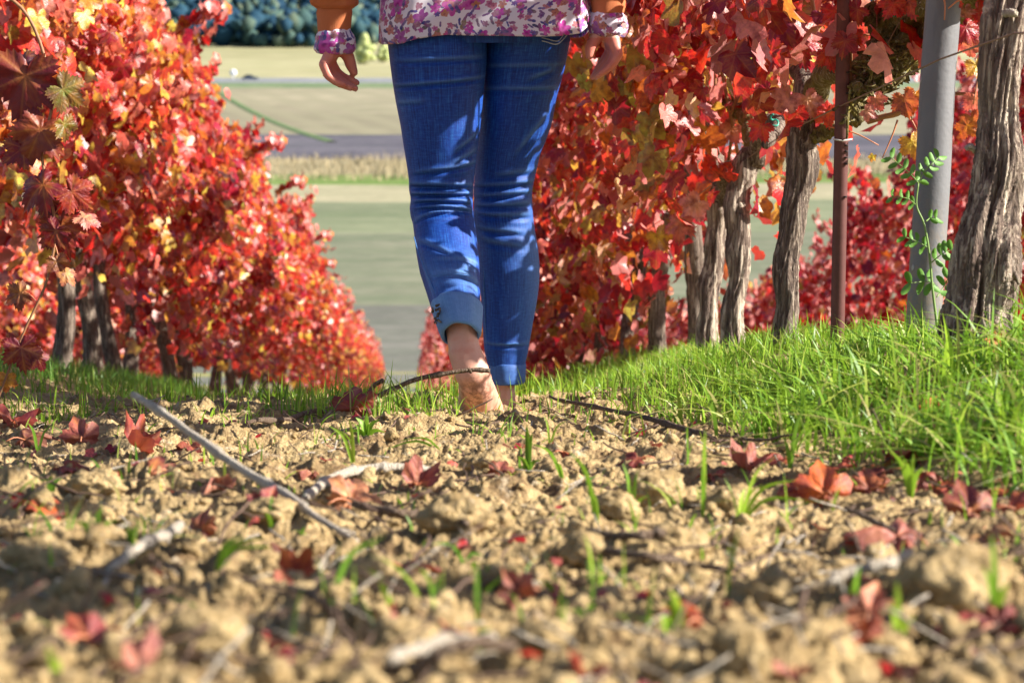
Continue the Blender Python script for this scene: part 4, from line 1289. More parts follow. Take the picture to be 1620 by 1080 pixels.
for px, py, sz, c_, nrm, roll, mi in [
    (38, 140, 165, DR, (-.1, -1, .1), -.15, 0), (-25, 165, 120, (.26, .03, .01), (.2, -1, .1), .3, 1), (25, 112, 120, PUR, (-.1, -.75, .7), -.9, 3), (108, 148, 88, OLV, (.35, -1, .1), .95, 0),
    (58, 218, 120, (.24, .04, .01), (.1, -1, .25), -.45, 1), (28, 240, 80, DR, (.1, -.9, .3), -.9, 2), (103, 205, 62, OLV, (.9, -.8, 0), .45, 4),
    (58, 300, 100, DR, (-.2, -.8, .55), -.8, 3), (72, 325, 60, PUR, (-.2, -.9, .3), -.5, 1), (122, 310, 85, (.30, .025, .008), (.3, -1, .1), .9, 0), (100, 370, 105, ORG, (0, -1, .2), .25, 0), (140, 345, 60, (.55, .20, .16), (.3, -.5, .9), 1.1, 2),
    (84, 372, 70, DR, (-.2, -1, .1), -.6, 1), (92, 420, 52, BRN, (.1, -1, .2), .3, 4), (108, 436, 45, (.5, .2, .08), (.3, -.7, .5), .8, 3), (25, 468, 62, BRN, (-.2, -1, .3), -1.1, 1),
    (35, 560, 84, DR, (.1, -1, .2), .15, 0), (18, 548, 55, ORG, (-.2, -1, .1), -.4, 3), (62, 570, 52, DR, (.5, -.9, .3), .6, 1), (10, 605, 46, (.6, .26, .03), (0, -1, .1), -.1, 2)]:
    o = pix_leaf(nv, px, py, DSH + lr.normal(0, .02), sz, c_, me=hi[mi], nrm=nrm, roll=roll, lr=lr)
    o.parent = sh
for a_, b_ in [((82, 150), (60, 120)), ((80, 165), (100, 150)), ((66, 240), (96, 175)), ((84, 330), (60, 290)), ((85, 340), (115, 310)), ((86, 385), (95, 420)), ((60, 480), (35, 460)), ((25, 560), (38, 545))]:
    v, f = tube(smooth_path([P(*a_, DSH), P((a_[0] + b_[0]) / 2, (a_[1] + b_[1]) / 2 - 4, DSH), P(*b_, DSH)], 6) - rpn, .0012, 6)
    link("leaf_stalk", make_mesh("leaf_stalk", v, f), M_petiole, sh)
# lone yellow leaf standing out of the left row's top, and other edge leaves
# ------------------------------------------------------------------ grass
def blades(name, pos, h, wd, lean_dir, lean_amt, shade, mat, lr, nseg=5, parent=None, kind='stuff'):
    n = len(pos)
    a = lr.uniform(0, 2 * PI, n)
    wv = np.stack([np.cos(a), np.sin(a), np.zeros(n)], -1)
    t = np.linspace(0, 1, nseg + 1)
    V = np.zeros((n, (nseg + 1) * 2, 3))
    for k, tt in enumerate(t):
        bend = tt ** 2 * lean_amt
        c = pos + np.stack([lean_dir[:, 0] * bend, lean_dir[:, 1] * bend, h * tt * (1 - .35 * (lean_amt / (h + 1e-6)) * tt * tt)], -1)
        w_ = wd * (1 - tt ** 2.2) * (.55 + .45 * min(1, tt * 4)) + .0002
        V[:, 2 * k] = c - wv * w_[:, None] / 2; V[:, 2 * k + 1] = c + wv * w_[:, None] / 2
    k = np.arange(nseg) * 2
    q_ = np.stack([k, k + 1, k + 3, k + 2], -1)
    F = (q_[None] + (np.arange(n) * (nseg + 1) * 2)[:, None, None]).reshape(-1, 4)
    c = np.repeat(shade, (nseg + 1) * 2)
    me = make_mesh(name, V.reshape(-1, 3), F, np.stack([c, c, c], -1))
    o = link(name, me, mat, parent)
    if kind: o['kind'] = kind
    return o


def scatter_grass(name, n, xr, yr, dens, hfun, mat, seed, wd=(.003, .006), lean=.5, dirx=0.0):
    lr = np.random.default_rng(seed)
    x = lr.uniform(*xr, n * 3); y = lr.uniform(*yr, n * 3)
    # clumps
    keep = lr.uniform(0, 1, n * 3) < dens(x, y)
    x = x[keep][:n]; y = y[keep][:n]; n = len(x)
    z = height(x, y) - .006
    h = hfun(x, y) * lr.uniform(.45, 1.15, n)
    ang = lr.uniform(0, 2 * PI, n); amt = h * np.abs(lr.normal(0, lean, n))
    ld = np.stack([np.cos(ang) + dirx, np.sin(ang)], -1)
    wds = lr.uniform(*wd, n)
    sh = np.clip(lr.normal(.5, .3, n), 0, .93); sh[lr.uniform(0, 1, n) < .08] = 1.0
    return blades(name, np.stack([x, y, z], -1), h, wds, ld, amt, sh, mat, lr)


clump = lambda x, y, s, k: np.clip((vnoise(x * s, y * s, k) + .5) * 1.6 - .35, 0.02, 1)
band = lambda x, c, w_: np.exp(-((x - c) / w_) ** 2)
edgeR = lambda y: .42 + .0 * y
# right bank
o = scatter_grass("bank_grass", 13500, (.36, 1.35), (2.25, 8.5), lambda x, y: sstep(.42, .60, x + .07 * vnoise(x * 9, y * 9, 4) - .16 * np.clip(3.35 - y, 0, 1) + .02) * (0.12 + .88 * clump(x, y, 10, 8) ** 1.3),
                  lambda x, y: .05 + .04 * (vnoise(x * 5, y * 5, 14) + .5) + .02 * band(y, 3.0, .5), M_grass, 31, (.0025, .0055), .8)
tag(o, "bright green grass on the raised strip along the right row", "grass", kind='stuff')
o = scatter_grass("tall_grass", 3200, (.40, 1.3), (2.4, 4.6), lambda x, y: sstep(.44, .64, x + .09 * vnoise(x * 7, y * 7, 24) - .14 * np.clip(3.35 - y, 0, 1)) * clump(x, y, 6, 28),
                  lambda x, y: .085 + .06 * (vnoise(x * 4, y * 4, 15) + .5) - .03 * sstep(3.6, 4.2, y), M_grass, 41, (.004, .0085), 1.1, dirx=-.45)
tag(o, "long arching grass blades among the bank grass", "grass", kind='stuff')
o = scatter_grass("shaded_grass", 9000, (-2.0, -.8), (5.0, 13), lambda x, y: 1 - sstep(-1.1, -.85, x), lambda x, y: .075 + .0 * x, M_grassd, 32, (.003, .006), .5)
tag(o, "grass below the left row, its green darkened for shade", "grass", kind='stuff')
o = scatter_grass("crest_grass", 3400, (-1.2, .75), (4.35, 6.3), lambda x, y: clump(x, y, 6, 12) ** 2.4 * (1 - .75 * band(x, .2, .13) * (y < 5.3)), lambda x, y: .05 + .055 * clump(x, y, 5, 13), M_grass, 33, (.0022, .0045), .6)
tag(o, "thin tufts of grass on the crest round the feet", "grass", kind='stuff')
o = scatter_grass("far_row_grass", 8000, (.4, 1.4), (8.5, 16), lambda x, y: 1 + 0 * x, lambda x, y: .11 + 0 * x, M_grass, 34, (.005, .009), .5)
tag(o, "blurred grass further down the right row", "grass", kind='stuff')
o = scatter_grass("sparse_shoots", 900, (-.75, .75), (1.5, 4.6), lambda x, y: clump(x, y, 7, 16) ** 2, lambda x, y: .025 + .035 * clump(x, y, 3, 13), M_grass, 35, (.0018, .0045), .8)
tag(o, "scattered small green shoots in the bare soil", "grass shoots", kind='stuff')

# ------------------------------------------------------------------ small clods and crumbs
def clod_shape(sub, seed, amp=.35):
    V0, F0 = sub; out = np.zeros_like(V0)
    off = Vector((seed * 3.7, seed * 1.3, seed * 2.1))
    for i, v_ in enumerate(V0):
        p = Vector(v_) * 1.2 + off
        d_ = mnoise.fractal(p, 1.0, 2.0, 4) * amp + amp * .35 * mnoise.noise(p * 4.5)
        out[i] = v_ * (1 + d_)
    return out, F0


CS2 = [clod_shape(ICO2, s, .9) for s in range(10)]
CS1 = [clod_shape(ICO1, s, .8) for s in range(6)]


def scatter_clods(name, n, shapes, smin, smax, seed, label, yr=(1.05, 6.2), sink=.25, dens=None):
    lr = np.random.default_rng(seed)
    y = yr[0] * (yr[1] / yr[0]) ** lr.uniform(0, 1, n * 2)
    xc = y * math.tan(yy_); x = xc + lr.uniform(-1, 1, n * 2) * (y * .26 + .05)
    m = lr.uniform(0, 1, n * 2) < (soilmask(x, y) * (1 - .8 * sstep(.5, .65, x) * (y > 2.6)))
    if dens is not None: m &= lr.uniform(0, 1, n * 2) < dens(x, y)
    x = x[m][:n]; y = y[m][:n]; n = len(x)
    s = smin * (smax / smin) ** (lr.uniform(0, 1, n) ** 2.0)
    z = height(x, y) + s * (1 - sink) * .55
    which = lr.integers(0, len(shapes), n); parts = []
    for k, (v0, f0) in enumerate(shapes):
        m = which == k; c = int(m.sum())
        a = lr.uniform(0, 2 * PI, c); b_ = lr.uniform(0, PI, c)
        ca, sa, cb, sb = np.cos(a), np.sin(a), np.cos(b_), np.sin(b_)
        Rm = np.zeros((c, 3, 3)); Rm[:, 0, 0] = ca; Rm[:, 0, 1] = -sa * cb; Rm[:, 0, 2] = sa * sb
        Rm[:, 1, 0] = sa; Rm[:, 1, 1] = ca * cb; Rm[:, 1, 2] = -ca * sb; Rm[:, 2, 1] = sb; Rm[:, 2, 2] = cb
        sc = lr.uniform(.7, 1.2, (c, 1, 3))
        VV = np.einsum('nij,nvj->nvi', Rm, v0[None] * sc) * s[m][:, None, None]
        VV += np.stack([x[m], y[m], z[m]], -1)[:, None, :]
        FF = (f0[None] + (np.arange(c) * len(v0))[:, None, None]).reshape(-1, 3)
        parts.append((VV.reshape(-1, 3), FF))
    V, F, _ = cat_parts(parts)
    o = link(name, make_mesh(name, V, F), M_soil)
    return tag(o, label, "soil", kind='stuff')


scatter_clods("soil_lumps", 1900, CS2, .003, .013, 51, "loose lumps of dry tan soil over the path")
scatter_clods("soil_crumbs", 15000, CS1, .0010, .0036, 52, "fine crumbs of dry tan soil")

# single big clods
def big_clod(px, py, wpx, hpx, label, seed, red=False):
    q_ = ground_at(px, py + hpx * .45)
    d = float(np.dot(q_, FWD))
    a = wpx / 2 / FPX * d; c = hpx / 2 / FPX * d
    v0, f0 = clod_shape(ICO4, seed, .30)
    lrr = np.random.default_rng(seed)
    # knobbly crumb relief
    kn = np.array([(.28 - abs(mnoise.noise(Vector(p) * 2.6 + Vector((seed, 3, 0))))) * .30 + (.25 - abs(mnoise.noise(Vector(p) * 6 + Vector((seed, 0, 0))))) * .26 + (.25 - abs(mnoise.noise(Vector(p) * 13))) * .13 for p in v0])
    v = v0 * (1 + kn)[:, None] * np.array([a, (a + c) / 2, c * 1.12])
    rz = lrr.uniform(0, 6.28) if False else 0
    o = link("soil_clod", make_mesh("soil_clod", v, f0), M_soil)
    o.location = tuple(q_ + np.array([0, a * .3, c * .35]))
    return tag(o, label, "soil clod", "large clods of dry soil")


for i_, (px, py, w_, h_, lb) in enumerate([
    (1515, 900, 180, 130, "largest pitted tan clod at the lower right edge beside the pinkish leaf"),
    (1225, 935, 125, 95, "broad tan clod right of bottom centre with a red leaf tucked at its left foot"),
    (335, 985, 120, 80, "rounded tan clod right of the dark red leaf at lower left"),
    (1040, 765, 95, 60, "smooth pale clod, lit on its right, below the dark twig on the right half"),
    (1160, 785, 90, 50, "medium clod behind the green shoots, left of the upright orange leaf"),
    (725, 800, 110, 60, "brown sloping clod above the grey twig in the middle"),
    (980, 795, 75, 50, "small clod with grass shoots on its near side right of centre"),
    (1180, 1020, 75, 80, "tall narrow clod standing below the broad clod near the bottom"),
    (60, 870, 110, 60, "low tan clod at the left edge above the pale broken stick"),
    (560, 900, 90, 40, "low clod below the lower end of the long pale stick"),
    (1075, 850, 90, 55, "tan clod just right of the two short grey twigs"),
    (770, 725, 70, 35, "small crumbly clod right of the end of the pale root"),
    (930, 860, 80, 45, "round tan clod above the short grey twigs right of centre"),
    (640, 1000, 110, 60, "flat clod in the soil at bottom centre"),
    (430, 800, 80, 40, "small clod under the long pale stick"),
    (1400, 1020, 80, 60, "crumbling clod at the bottom between the two orange leaves"),
    (850, 1000, 100, 60, "broad low clod left of the bright orange leaf at the bottom"),
    (150, 760, 90, 40, "shaded low clod near the left edge above the green shoots")]):
    big_clod(px, py, w_, h_, lb, i_ + 3)

# ------------------------------------------------------------------ fallen leaves
def fallen_leaf(px, py, wpx, colr, label, tilt=0.4, az=None, mi=None, lift=.15, seed=0, stand=False):
    lr = np.random.default_rng(int(px * 7 + py * 3))
    q_ = ground_at(px, py + wpx * .2); d = float(np.dot(q_, FWD)); s = wpx * 1.2 / 1.7 / FPX * d
    az = lr.uniform(0, 6.28) if az is None else az
    root = empty("fallen_leaf", q_ + np.array([0, 0, s * lift]), label, "fallen leaf", "fallen vine leaves")
    o = bpy.data.objects.new("blade", LEAF_DRY_ME[mi if mi is not None else int(lr.integers(0, 5))])
    o.parent = root
    if stand:
        o.rotation_euler = (R(65) + lr.normal(0, .1), lr.normal(0, .3), lr.normal(0, .3))
    else:
        o.rotation_euler = (tilt + lr.normal(0, .15), lr.normal(0, .25), az)
    o.scale = (s, s, s * 1.0)
    o.color = (*[float(c) for c in colr], 1)
    col.objects.link(o)
    ang = az + PI
    st_ = tube(smooth_path([[0, 0, 0], [-math.sin(ang) * s * .4, math.cos(ang) * s * .4, .15 * s], [-math.sin(ang) * s * .8, math.cos(ang) * s * .8, .05 * s]], 6), .0011, 5)
    link("stalk", make_mesh("stalk", *st_), M_petiole, root)
    return root


RB, RD, TN, BR, OR = (.24, .035, .018), (.15, .018, .014), (.56, .25, .12), (.20, .075, .035), (.52, .10, .02)
PK = (.38, .13, .085)
for i_, (px, py, w_, c_, lb, st_) in enumerate([
    (555, 785, 85, TN, "pale tan curled leaf standing beside the end of the pale root", True),
    (1305, 772, 90, OR, "bright orange upright leaf in front of the right grass bank", True),
    (1235, 778, 55, (.30, .07, .02), "dark orange small leaf just left of the upright orange one", True),
    (1420, 835, 140, PK, "large pinkish crumpled leaf behind the largest clod", False),
    (1590, 765, 100, (.38, .06, .02), "orange brown leaf at the right edge below the grass", False),
    (1585, 705, 75, RB, "deep red leaf half under grass at the right edge", False),
    (1440, 715, 110, (.33, .05, .02), "dark red leaf lying along the foot of the grass bank", False),
    (1400, 740, 60, RD, "small dark red leaf near the grass bank foot, left of the long red one", False),
    (1110, 975, 75, OR, "vivid orange red leaf leaning at the left foot of the broad clod", True),
    (1375, 965, 80, (.58, .22, .12), "upright salmon orange leaf between the broad and largest clods", True),
    (1370, 1015, 70, OR, "orange leaf below the upright salmon one near the bottom", False),
    (1580, 985, 80, RB, "red leaf at the right edge under the largest clod", False),
    (140, 1000, 95, (.28, .04, .02), "dark red leaf in shadow between the white stalks at lower left", False),
    (225, 1050, 90, PK, "faded pinkish leaf at the bottom left", False),
    (350, 768, 60, TN, "small tan leaf left of the long pale stick's middle", False),
    (420, 800, 60, (.22, .03, .03), "dark crimson curled leaf just under the long pale stick", True),
    (320, 830, 50, BR, "rolled brown leaf above the pale broken stick", True),
    (130, 688, 60, (.36, .10, .06), "red brown leaf standing at left just below the green grass", True),
    (20, 660, 80, RB, "crumpled dark red leaf at the left edge on the crest", False),
    (40, 690, 60, BR, "brown leaf below the crumpled red one at the left edge", False),
    (220, 702, 70, (.33, .05, .025), "long rusty leaf on its edge right of the red brown one", False),
    (100, 735, 60, RB, "flat red leaf in shade under the red brown one at left", False),
    (60, 790, 60, OR, "faded orange leaf at the left edge lower down", False),
    (640, 890, 80, BR, "dark brown shrivelled leaf at lower centre", False),
    (705, 985, 60, (.42, .18, .13), "faint pink leaf scrap at bottom centre", False),
    (660, 760, 60, (.34, .10, .06), "thin red leaf strip under the pale root", False),
    (560, 640, 70, RB, "red leaf standing in the grass left of the bare heel", True),
    (495, 745, 45, PK, "small pink leaf right of the long pale stick's upper half", False),
    (1010, 722, 45, RD, "small dark red leaf by the smooth pale clod", False),
    (1120, 750, 45, PK, "pale red scrap right of the smooth pale clod", False),
    (890, 712, 26, OR, "tiny orange leaf on the soil right of the dark upright shoot", False),
    (1240, 720, 50, RB, "red leaf at the near foot of the grass bank's left part", False),
    (1330, 735, 55, (.48, .05, .04), "crimson scrap in front of the right grass bank", False),
    (1475, 645, 50, OR, "small orange leaf caught high in the right grass", True),
    (1545, 500, 60, OR, "orange leaf caught in the grass at the foot of the thick trunk", True),
    (1590, 545, 60, (.5, .05, .02), "red leaf in the grass at the right edge beside the thick trunk", True),
    (1450, 628, 40, (.55, .05, .02), "bright red scrap deep in the right grass", True),
    (1560, 840, 90, (.34, .20, .08), "yellowish brown leaf at the right edge above the largest clod", False),
    (1610, 800, 70, (.35, .08, .04), "rusty leaf at the right edge, above the yellowish one", False),
    (1255, 1060, 60, PK, "pinkish leaf at the very bottom, right of centre", False),
    (300, 700, 50, (.25, .06, .03), "brown red leaf left of the long pale stick's top", False),
    (1495, 752, 100, (.34, .05, .02), "rust red leaf at the front foot of the right grass, near the edge", False),
    (1180, 735, 60, (.30, .06, .03), "brown red leaf on open soil before the grass bank, beside the tall blade", False),
    (1375, 768, 60, (.36, .10, .04), "curled rusty leaf just right of the bright orange upright leaf", True),
    (1535, 800, 80, (.22, .06, .03), "dark brown curled leaf behind the top of the largest clod", True),
    (790, 742, 40, (.26, .08, .04), "small brown curled scrap left of the dark green upright shoot", True),
    (240, 745, 60, (.24, .07, .03), "brown curled leaf in the left shade, under the long rusty one", True),
    (470, 905, 70, (.30, .08, .04), "brown dry leaf left of the long dark green blade", True),
    (820, 930, 60, (.28, .09, .05), "dull brown leaf left of the short hooked blade", True),
    (925, 1070, 70, (.5, .06, .03), "red leaf cut by the bottom edge", False)]):
    fallen_leaf(px, py, w_, c_, lb, stand=st_)
# leaf scraps nobody would count
lr = np.random.default_rng(88); n_ = 260
yq = 1.2 * (6 / 1.2) ** lr.uniform(0, 1, n_); xq = yq * math.tan(yy_) + lr.uniform(-1, 1, n_) * yq * .24
pos = np.stack([xq, yq, height(xq, yq) + .006], -1)
nr = np.stack([lr.normal(0, .5, n_), lr.normal(-.3, .5, n_), np.ones(n_)], -1)
fr = leaf_frames(nr, lr, 0.0)
o = joined_leaves("leaf_scraps", pos, fr, lr.uniform(.004, .014, n_), pick_cols([('brown', .3), ('crimson', .2), ('red', .2), ('salmon', .3)], n_, lr), LV_MID, M_leaf, None, lr)
tag(o, "small scraps of dead red leaf scattered over the soil", "leaf litter")

# ------------------------------------------------------------------ twigs
def twig(pix, r, label, mat, cat="twig", seed=0, ground=True, branches=(), nodes=True, name="twig"):
    """pix: (px, py, lift above ground in m, or depth if > .8)"""
    pts = []
    for px, py, dd in pix:
        if dd > .8: pts.append(P(px, py, dd))
        else:
            q_ = ground_at(px, py); pts.append(q_ + np.array([0, 0, dd]))
    pts = np.array(pts); n = 44
    pth = smooth_path(pts, n)
    lr = np.random.default_rng(seed)
    pth += np.cumsum(lr.normal(0, .0005, (n, 3)), axis=0)
    pth[:, 2] = np.maximum(pth[:, 2], height(pth[:, 0], pth[:, 1]) + .0015)
    kz = np.convolve(np.pad(pth[:, 2], 3, mode='edge'), np.ones(7) / 7, 'valid'); pth[:, 2] = np.maximum(kz, pth[:, 2] - .004)
    r = np.array(r, float) if np.ndim(r) else np.array([r, r * .7])
    rr = np.interp(np.linspace(0, 1, n), np.linspace(0, 1, len(r)), r)
    if nodes:
        for k in range(4, n, 9): rr[k] *= 1.45; rr[k - 1] *= 1.2
    base = pth[0].copy()
    parts = [tube(pth - base, rr, 10, .06, None, seed)]
    root = link(name, make_mesh(name, *parts[0]), mat, None, base)
    tag(root, label, cat, "twigs and sticks on the soil")
    for br in branches:
        bp = np.array([P(*q_) for q_ in br[0]])
        v, f = tube(smooth_path(bp, 14) - base, np.linspace(br[1], br[1] * .8, 14), 8, .08, None, seed + 1)
        link("branch", make_mesh("branch", v, f), mat, root)
    return root


_d0 = float(np.dot(ground_at(562, 856), FWD)) - .02
twig([(210, 622, _d0 + .55), (300, 683, _d0 + .42), (385, 745, _d0 + .28), (450, 776, _d0 + .16), (500, 812, _d0 + .07), (562, 848, _d0)], [.0042, .0045, .0048, .0045, .0035, .0025],
     "long pale bare stick slanting across the left foreground", M_twigpale, "stick", 1)
twig([(392, 676, .012), (440, 674, .014), (500, 661, 4.62), (560, 645, 4.68), (620, 622, 4.72), (660, 604, 4.72), (710, 594, 4.72), (752, 587, 4.72), (778, 589, 4.72)], [.003, .0048, .005, .0052, .0048, .0045, .0042, .0045],
     "arched dark brown twig rising to the right in front of the bare heel", M_twig, "twig", 2,
     branches=[([(568, 660, 4.72), (578, 638, 4.7), (590, 612, 4.68), (606, 601, 4.67)], .0055), ([(745, 589, 4.72), (742, 584, 4.71), (741, 582, 4.71)], .003)])
twig([(480, 795, .004), (505, 775, .006), (560, 757, .008), (620, 748, .008), (690, 746, .004)], [.005, .0055, .006, .006, .0035], "pale forked root lying above the tan curled leaf", M_twigpale, "root", 3)
twig([(560, 815, .01), (620, 824, .012), (680, 832, .012), (735, 838, .008)], [.0035, .004, .004, .003], "grey twig right of the tan curled leaf", M_twig, "twig", 4)
twig([(870, 645, .02), (930, 655, .02), (1000, 668, .018), (1070, 682, .015), (1135, 694, .01)], [.0028, .004, .004, .0045, .003], "long dark twig lying right of the feet", mat_bark("dark_twig", (.04, .025, .02), (.12, .08, .06), (.25, .2, .16), 2.0, 0, .3), "twig", 5)
twig([(172, 912, .006), (230, 882, .01), (290, 850, .012)], [.003, .004, .0042], "pale broken stick at lower left", M_twigpale, "stick", 6)
twig([(172, 905, 1.82), (165, 940, 1.80), (158, 985, 1.78)], [.002, .002, .002], "whitish upright stalk under the end of the pale broken stick", M_twigpale, "stalk", 7, nodes=False, name="stalk")
twig([(235, 925, 1.8), (225, 965, 1.78), (214, 1015, 1.75)], [.0018, .002, .002], "whitish stalk right of the dark red leaf at lower left", M_twigpale, "stalk", 8, nodes=False, name="stalk")
twig([(112, 945, 1.8), (103, 975, 1.78), (95, 1005, 1.76)], [.0018, .0018, .0018], "short bluish stalk left of the dark red leaf at lower left", M_twigpale, "stalk", 9, nodes=False, name="stalk")
twig([(960, 888, .01), (1030, 897, .012), (1090, 905, .012), (1150, 908, .01)], [.0028, .0032, .0032, .002], "thin grey twig on the shaded hollow left of the broad clod", M_twig, "twig", 10)
twig([(930, 862, .012), (985, 868, .012), (1045, 868, .012)], [.003, .0035, .0038], "short pale twig above the thin grey one, right of centre", M_twig, "twig", 11)
twig([(1310, 955, .015), (1350, 945, .02), (1400, 932, .02), (1430, 910, .02)], [.003, .004, .004, .0028], "forked whitish twig between the broad and the largest clods", M_twigpale, "twig", 12)
twig([(1335, 828, .015), (1370, 848, .015), (1405, 862, .012)], [.002, .0026, .002], "thin grey twig left of the large pinkish leaf", M_twig, "twig", 13)
twig([(455, 955, .012), (500, 975, .012), (545, 1005, .012)], [.002, .003, .002], "faint brown twig in the soil at lower centre left", M_twig, "twig", 14)
twig([(620, 1078, .012), (690, 1050, .014), (760, 1040, .012)], [.003, .004, .003], "blurred pale stick at the bottom edge, left of centre", M_twigpale, "stick", 15)
twig([(650, 1095, .01), (720, 1075, .02), (800, 1062, .015)], [.003, .0035, .003], "second blurred stick along the bottom edge, just right of the other", M_twig, "stick", 16)
twig([(1140, 700, .01), (1200, 705, .012), (1262, 700, .012)], [.002, .002, .0015], "thin dark stem at the left foot of the grass bank", M_twig, "twig", 17)
# short wooden stub leaning in the soil
sb = P(1128, 668, 4.25); stt = P(1162, 628, 4.22)
v, f = tube(smooth_path([sb - (stt - sb) * .3, sb, stt], 16), np.linspace(.015, .017, 16), 14, .12)
o = link("wood_stub", make_mesh("wood_stub", v, f), M_bark); tag(o, "short leaning wooden stub sticking from the soil at the grass edge", "wooden stub")

lr = np.random.default_rng(91); ps = []
for k_ in range(420):
    y_ = 1.2 * 5.0 ** lr.uniform(); x_ = y_ * math.tan(yy_) + lr.uniform(-1, 1) * y_ * .25
    if x_ > .5 and y_ > 3: continue
    a_ = lr.uniform(0, PI); L_ = lr.uniform(.008, .045); n_ = 5
    t_ = np.linspace(-.5, .5, n_) * L_
    px_ = x_ + t_ * math.cos(a_); py_2 = y_ + t_ * math.sin(a_)
    hz = height(px_, py_2); tilt_ = lr.normal(0, .25)
    pz_ = hz.max() * np.ones(n_) + .001 + (t_ + L_ / 2) * abs(tilt_) + lr.normal(0, .0008, n_)
    ps.append(tube(np.stack([px_, py_2, pz_], -1), np.full(n_, lr.uniform(.0006, .0014)), 4))
v, f, _ = cat_parts(ps)
o = link("straw_bits", make_mesh("straw_bits", v, f), M_twigpale); tag(o, "fine bits of straw and twig scattered on the soil", "straw", kind='stuff')
M_dark_bits = mat_simple("dark_root_bits", (.10, .06, .04), .8, .3, 50)
ps = []
for k_ in range(420):
    y_ = 1.2 * 5.0 ** lr.uniform(); x_ = y_ * math.tan(yy_) + lr.uniform(-1, 1) * y_ * .25
    if x_ > .5 and y_ > 3: continue
    a_ = lr.uniform(0, PI); L_ = lr.uniform(.01, .07); n_ = 6; t_ = np.linspace(-.5, .5, n_) * L_
    px_ = x_ + t_ * math.cos(a_) + lr.normal(0, .002, n_); py_2 = y_ + t_ * math.sin(a_)
    pz_ = height(px_, py_2).max() + .001 + (t_ + L_ / 2) * abs(lr.normal(0, .3)) + lr.normal(0, .001, n_)
    ps.append(tube(np.stack([px_, py_2, pz_], -1), np.full(n_, lr.uniform(.0007, .0016)), 4))
v, f, _ = cat_parts(ps)
o = link("root_bits", make_mesh("root_bits", v, f), M_dark_bits); tag(o, "fine dark bits of root and stem on the soil", "root bits", kind='stuff')

# ------------------------------------------------------------------ individual grass shoots in the soil
def tuft(px, py, blades_, label, wd=.0045, cs=.5):
    """blades_: list of (dx, dy) tips in pixels from base"""
    q_ = ground_at(px, py); d = float(np.dot(q_, FWD))
    root = empty("grass_tuft", q_, label, "grass tuft", "green shoots in the bare soil")
    lr = np.random.default_rng(int(px + py * 3))
    for dx, dy in blades_:
        dx *= 1.2; dy *= 1.25
        tip = (dx / FPX * d) * RGT + (-dy / FPX * d) * ZUP + np.array([0, lr.normal(0, .01), 0])
        mid = tip * .5 + ZUP * np.linalg.norm(tip) * .16 - RGT * dx / FPX * d * .12
        pth = smooth_path([np.array([0, 0, -.004]), mid, tip], 9)
        t = np.linspace(0, 1, 9); w_ = wd * (1 - t ** 2.5) * (.6 + .4 * np.minimum(1, t * 4)) + .0002
        side = np.cross(tip / (np.linalg.norm(tip) + 1e-9), np.array([0, 1.0, .2])); side /= np.linalg.norm(side) + 1e-9
        side = side * .85 + np.array([0, lr.normal(0, .5), 0])
        V = np.stack([pth - side * w_[:, None] / 2, pth + np.array([0, .15, -.1]) * w_[:, None], pth + side * w_[:, None] / 2], 1).reshape(-1, 3)
        Q = [[3 * k + j, 3 * k + j + 1, 3 * k + 4 + j, 3 * k + 3 + j] for k in range(8) for j in range(2)]
        sh_ = np.full((len(V), 3), float(np.clip(cs + lr.normal(0, .12), 0, .9)))
        link("blade", make_mesh("blade", V, np.array(Q), sh_), M_grass, root)
    return root


